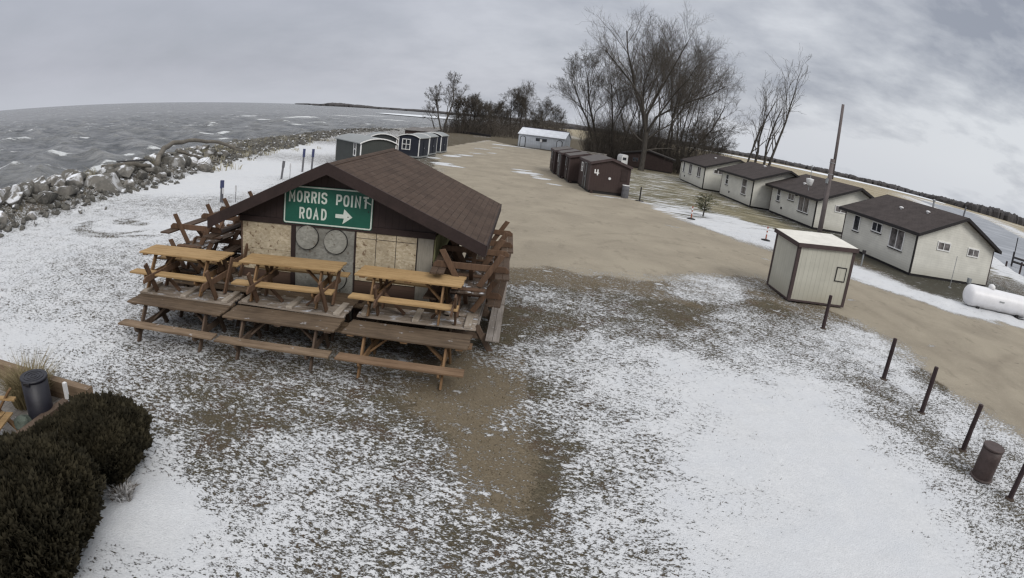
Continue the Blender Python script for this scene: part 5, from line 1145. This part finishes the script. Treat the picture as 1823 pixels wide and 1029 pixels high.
again(fa, 1.5, 190, 2.6, .8)
# small young pine by the lane
t = thing('young_pine', 'small young pine on the snowy verge beside a delineator', 'tree', (13.05, 41.1, 0)); rg3 = random.Random(3)
MB().tube([(0, 0, 0), (.04, 0, .8), (0, .02, 1.6)], [.06, .045, .02], 8).build('trunk', M['bark'], t)
m = MB()
for k in range(70):
    z = rg3.uniform(.45, 1.5); a = rg3.random() * 6.28; L = (.30 + .62 * math.sin(min(1, (z - .2) / 1.35) * 3.0)) * rg3.uniform(.6, 1.1); e = Vector((math.cos(a) * L, math.sin(a) * L, z + .12)); s0 = Vector((.02, 0, z - .05))
    m.tube([s0, e], [.012, .006], 3, cap=False)
    for q in range(34):
        f = rg3.uniform(.3, 1.05); p = s0.lerp(e, f); d = Vector((rg3.gauss(0, 1), rg3.gauss(0, 1), rg3.gauss(.5, 1))).normalized() * rg3.uniform(.07, .14); w_ = d.cross(Vector((0, 0, 1))).normalized() * .014
        b = len(m.v); m.v += [tuple(p - w_), tuple(p + w_), tuple(p + d)]; m.f.append((b, b + 1, b + 2))
m.build('crown', plain('pine_needles', (.05, .055, .025), .8, .4, 9, .1), t, fix=False)

# undergrowth: stems too many to count
def thicket(name, label, zones, seed, wid=.02):
    rg4 = random.Random(seed); m = MB()
    for (x0, x1, y0, y1, n, h0, h1) in zones:
        for _ in range(n):
            x, y = rg4.uniform(x0, x1), rg4.uniform(y0, y1); h = rg4.uniform(h0, h1) * rg4.uniform(.6, 1); lx, ly = rg4.gauss(0, .22) * h, rg4.gauss(0, .22) * h
            p0 = Vector((x, y, -.05)); p2 = Vector((x + lx, y + ly, h)); p1 = p0.lerp(p2, .5) + Vector((rg4.gauss(0, .1) * h, rg4.gauss(0, .1) * h, 0)); w_ = wid * rg4.uniform(.6, 1.4)
            m.tube([p0, p1, p2], [w_, w_ * .7, w_ * .3], 3, cap=False)
            for _2 in range(6):
                f = rg4.uniform(.35, 1); q = p1.lerp(p2, f) if f > .5 else p0.lerp(p1, f * 2); L = h * rg4.uniform(.15, .35); e = q + Vector((rg4.gauss(0, .7), rg4.gauss(0, .7), rg4.uniform(.2, 1))).normalized() * L
                m.tube([q, e], [w_ * .55, w_ * .2], 3, cap=False)
    o = m.build(name, M['brush'], fix=False); tag(o, label, 'undergrowth', kind='stuff')
thicket('undergrowth', 'dense bare brush under the tall trees', [(9.5, 24, 93, 106, 2500, 2.5, 9.5), (18, 36, 100, 118, 1900, 2, 8), (10, 15, 92, 98, 450, 2, 6.5), (24, 34, 84, 100, 500, 1, 4.5)], 51, .017)
thicket('undergrowth', 'dense bare brush at the far end of the lot', [(-20.5, -9, 150, 172, 1200, 2, 5.5), (-14, 12, 176, 240, 1600, 3, 7.0), (-9, -3, 150, 176, 250, 1, 4), (-22, -19, 147, 152, 120, 1, 4)], 52, .035)

# ------------------------------------------------------------------ far shores
def far_wood(name, label, line, seed, hmin, hmax, step, depth):
    """a distant wooded shore: rows of rough crowns standing on the far land"""
    rg5 = random.Random(seed); m = MB()
    for i in range(len(line) - 1):
        (x0, y0, h0), (x1, y1, h1) = line[i], line[i + 1]; L = math.hypot(x1 - x0, y1 - y0); n = max(1, int(L / step)); nx_, ny_ = -(y1 - y0) / L, (x1 - x0) / L
        for k in range(n):
            f = (k + rg5.random()) / n; hh = (h0 + (h1 - h0) * f) * (1 + .09 * math.sin(f * 9 + seed) + .04 * math.sin(f * 31))
            for row in range(3):
                dd = depth * (row + rg5.random()) / 3; x = x0 + (x1 - x0) * f + nx_ * dd + rg5.uniform(-step, step); y = y0 + (y1 - y0) * f + ny_ * dd; h = hh * rg5.uniform(hmin, hmax); w_ = step * rg5.uniform(1.4, 2.6)
                b = len(m.v); sg = 5; prof = [(1.0, 0), (1.0, .6), (.75, .88), (.25, 1.0)]
                for (r_, z_) in prof:
                    for q in range(sg): a = 6.283 * q / sg + k; m.v.append((x + math.cos(a) * w_ * r_ * rg5.uniform(.7, 1.2), y + math.sin(a) * w_ * r_, -1 + (h + 1) * z_ * rg5.uniform(.9, 1.06)))
                for z_ in range(3):
                    for q in range(sg): q2 = (q + 1) % sg; m.f.append((b + z_ * sg + q, b + z_ * sg + q2, b + (z_ + 1) * sg + q2, b + (z_ + 1) * sg + q))
                m.f.append(tuple(b + 3 * sg + q for q in range(sg)))
    o = m.build(name, M['far_wood'], fix=False); tag(o, label, 'forest', kind='stuff')
far_wood('distant_forest', 'dark wooded shore far across the marsh', [(40, 1050, 7.5), (190, 1080, 7.5), (330, 1010, 7.5), (467, 963, 7.5), (560, 930, 8), (690, 880, 8), (690, 790, 9.5), (700, 720, 13), (740, 690, 15), (800, 690, 12), (1100, 780, 16), (1500, 900, 17)], 3, .88, 1.04, 3.2, 50)
far_wood('distant_forest', 'thin dark wooded shore far across the lake', [(-1900, 4600, 9), (-1200, 3600, 9), (-900, 2900, 8), (-560, 2500, 8), (-150, 2200, 10), (50, 1900, 12)], 5, .8, 1.05, 28, 120)
far_wood('wooded_island', 'low dark wooded island on the lake horizon', [(-1010, 2650, 4), (-930, 2640, 15), (-830, 2600, 13), (-700, 2560, 8)], 6, .8, 1.1, 14, 60)

# ------------------------------------------------------------------ dock and shore posts on the bay
t = thing('dock', 'dark steel dock frame standing in the bay water beyond the cabin', 'dock', (62.0, 55.2, -.9), -.75)
for yy in (0, 1.5):
    for zz in (1.3, .75): MB().tube([(0, yy, zz), (9, yy, zz)], .10, 8).build('rail', M['dark_trim'], t)
for k in range(5):
    for yy in (0, 1.5):
        m = MB(); m.tube([(k * 2.2, yy, 0), (k * 2.2, yy, 2.0 + (1.9 if (k == 0 and yy == 0) else (2.6 if (k == 2 and yy == 0) else 0)))], .075, 8); m.build('leg', M['dark_trim'], t)
for k in range(5): MB().tube([(k * 2.2, 0, 1.3), (k * 2.2, 1.5, 1.3)], .07, 8).build('cross_bar', M['dark_trim'], t)
for i, (lab, x, y, h) in enumerate((('short wooden mooring post on the snowy bay shore, nearest the cabin wall', 52.3, 47.5, .95), ('wooden mooring post on the snowy bay shore, second from the cabin wall', 53.6, 46.2, 1.35), ('tall wooden mooring post on the snowy bay shore, third from the cabin wall', 54.8, 46.3, 1.5), ('wooden mooring post on the snowy bay shore at the right edge', 55.0, 44.0, 1.3))):
    o = thing('mooring_post', lab, 'post', (x, y, -.45), group='posts on the bay shore'); MB().tube([(0, 0, 0), (.03, 0, h)], [.13, .12], 9).build('shaft', M['post_wood'], o)
o = thing('channel_marker', 'dark marker pole leaning out of the bay ice far off', 'marker', (170, 185, -.8)); MB().tube([(0, 0, 0), (.8, 0, 5.5)], .35, 6).build('pole', M['grey_post'], o); MB().lathe([(.9, 0), (.9, .5)], 8).build('float', M['grey_post'], o)
bpy.context.view_layer.update()
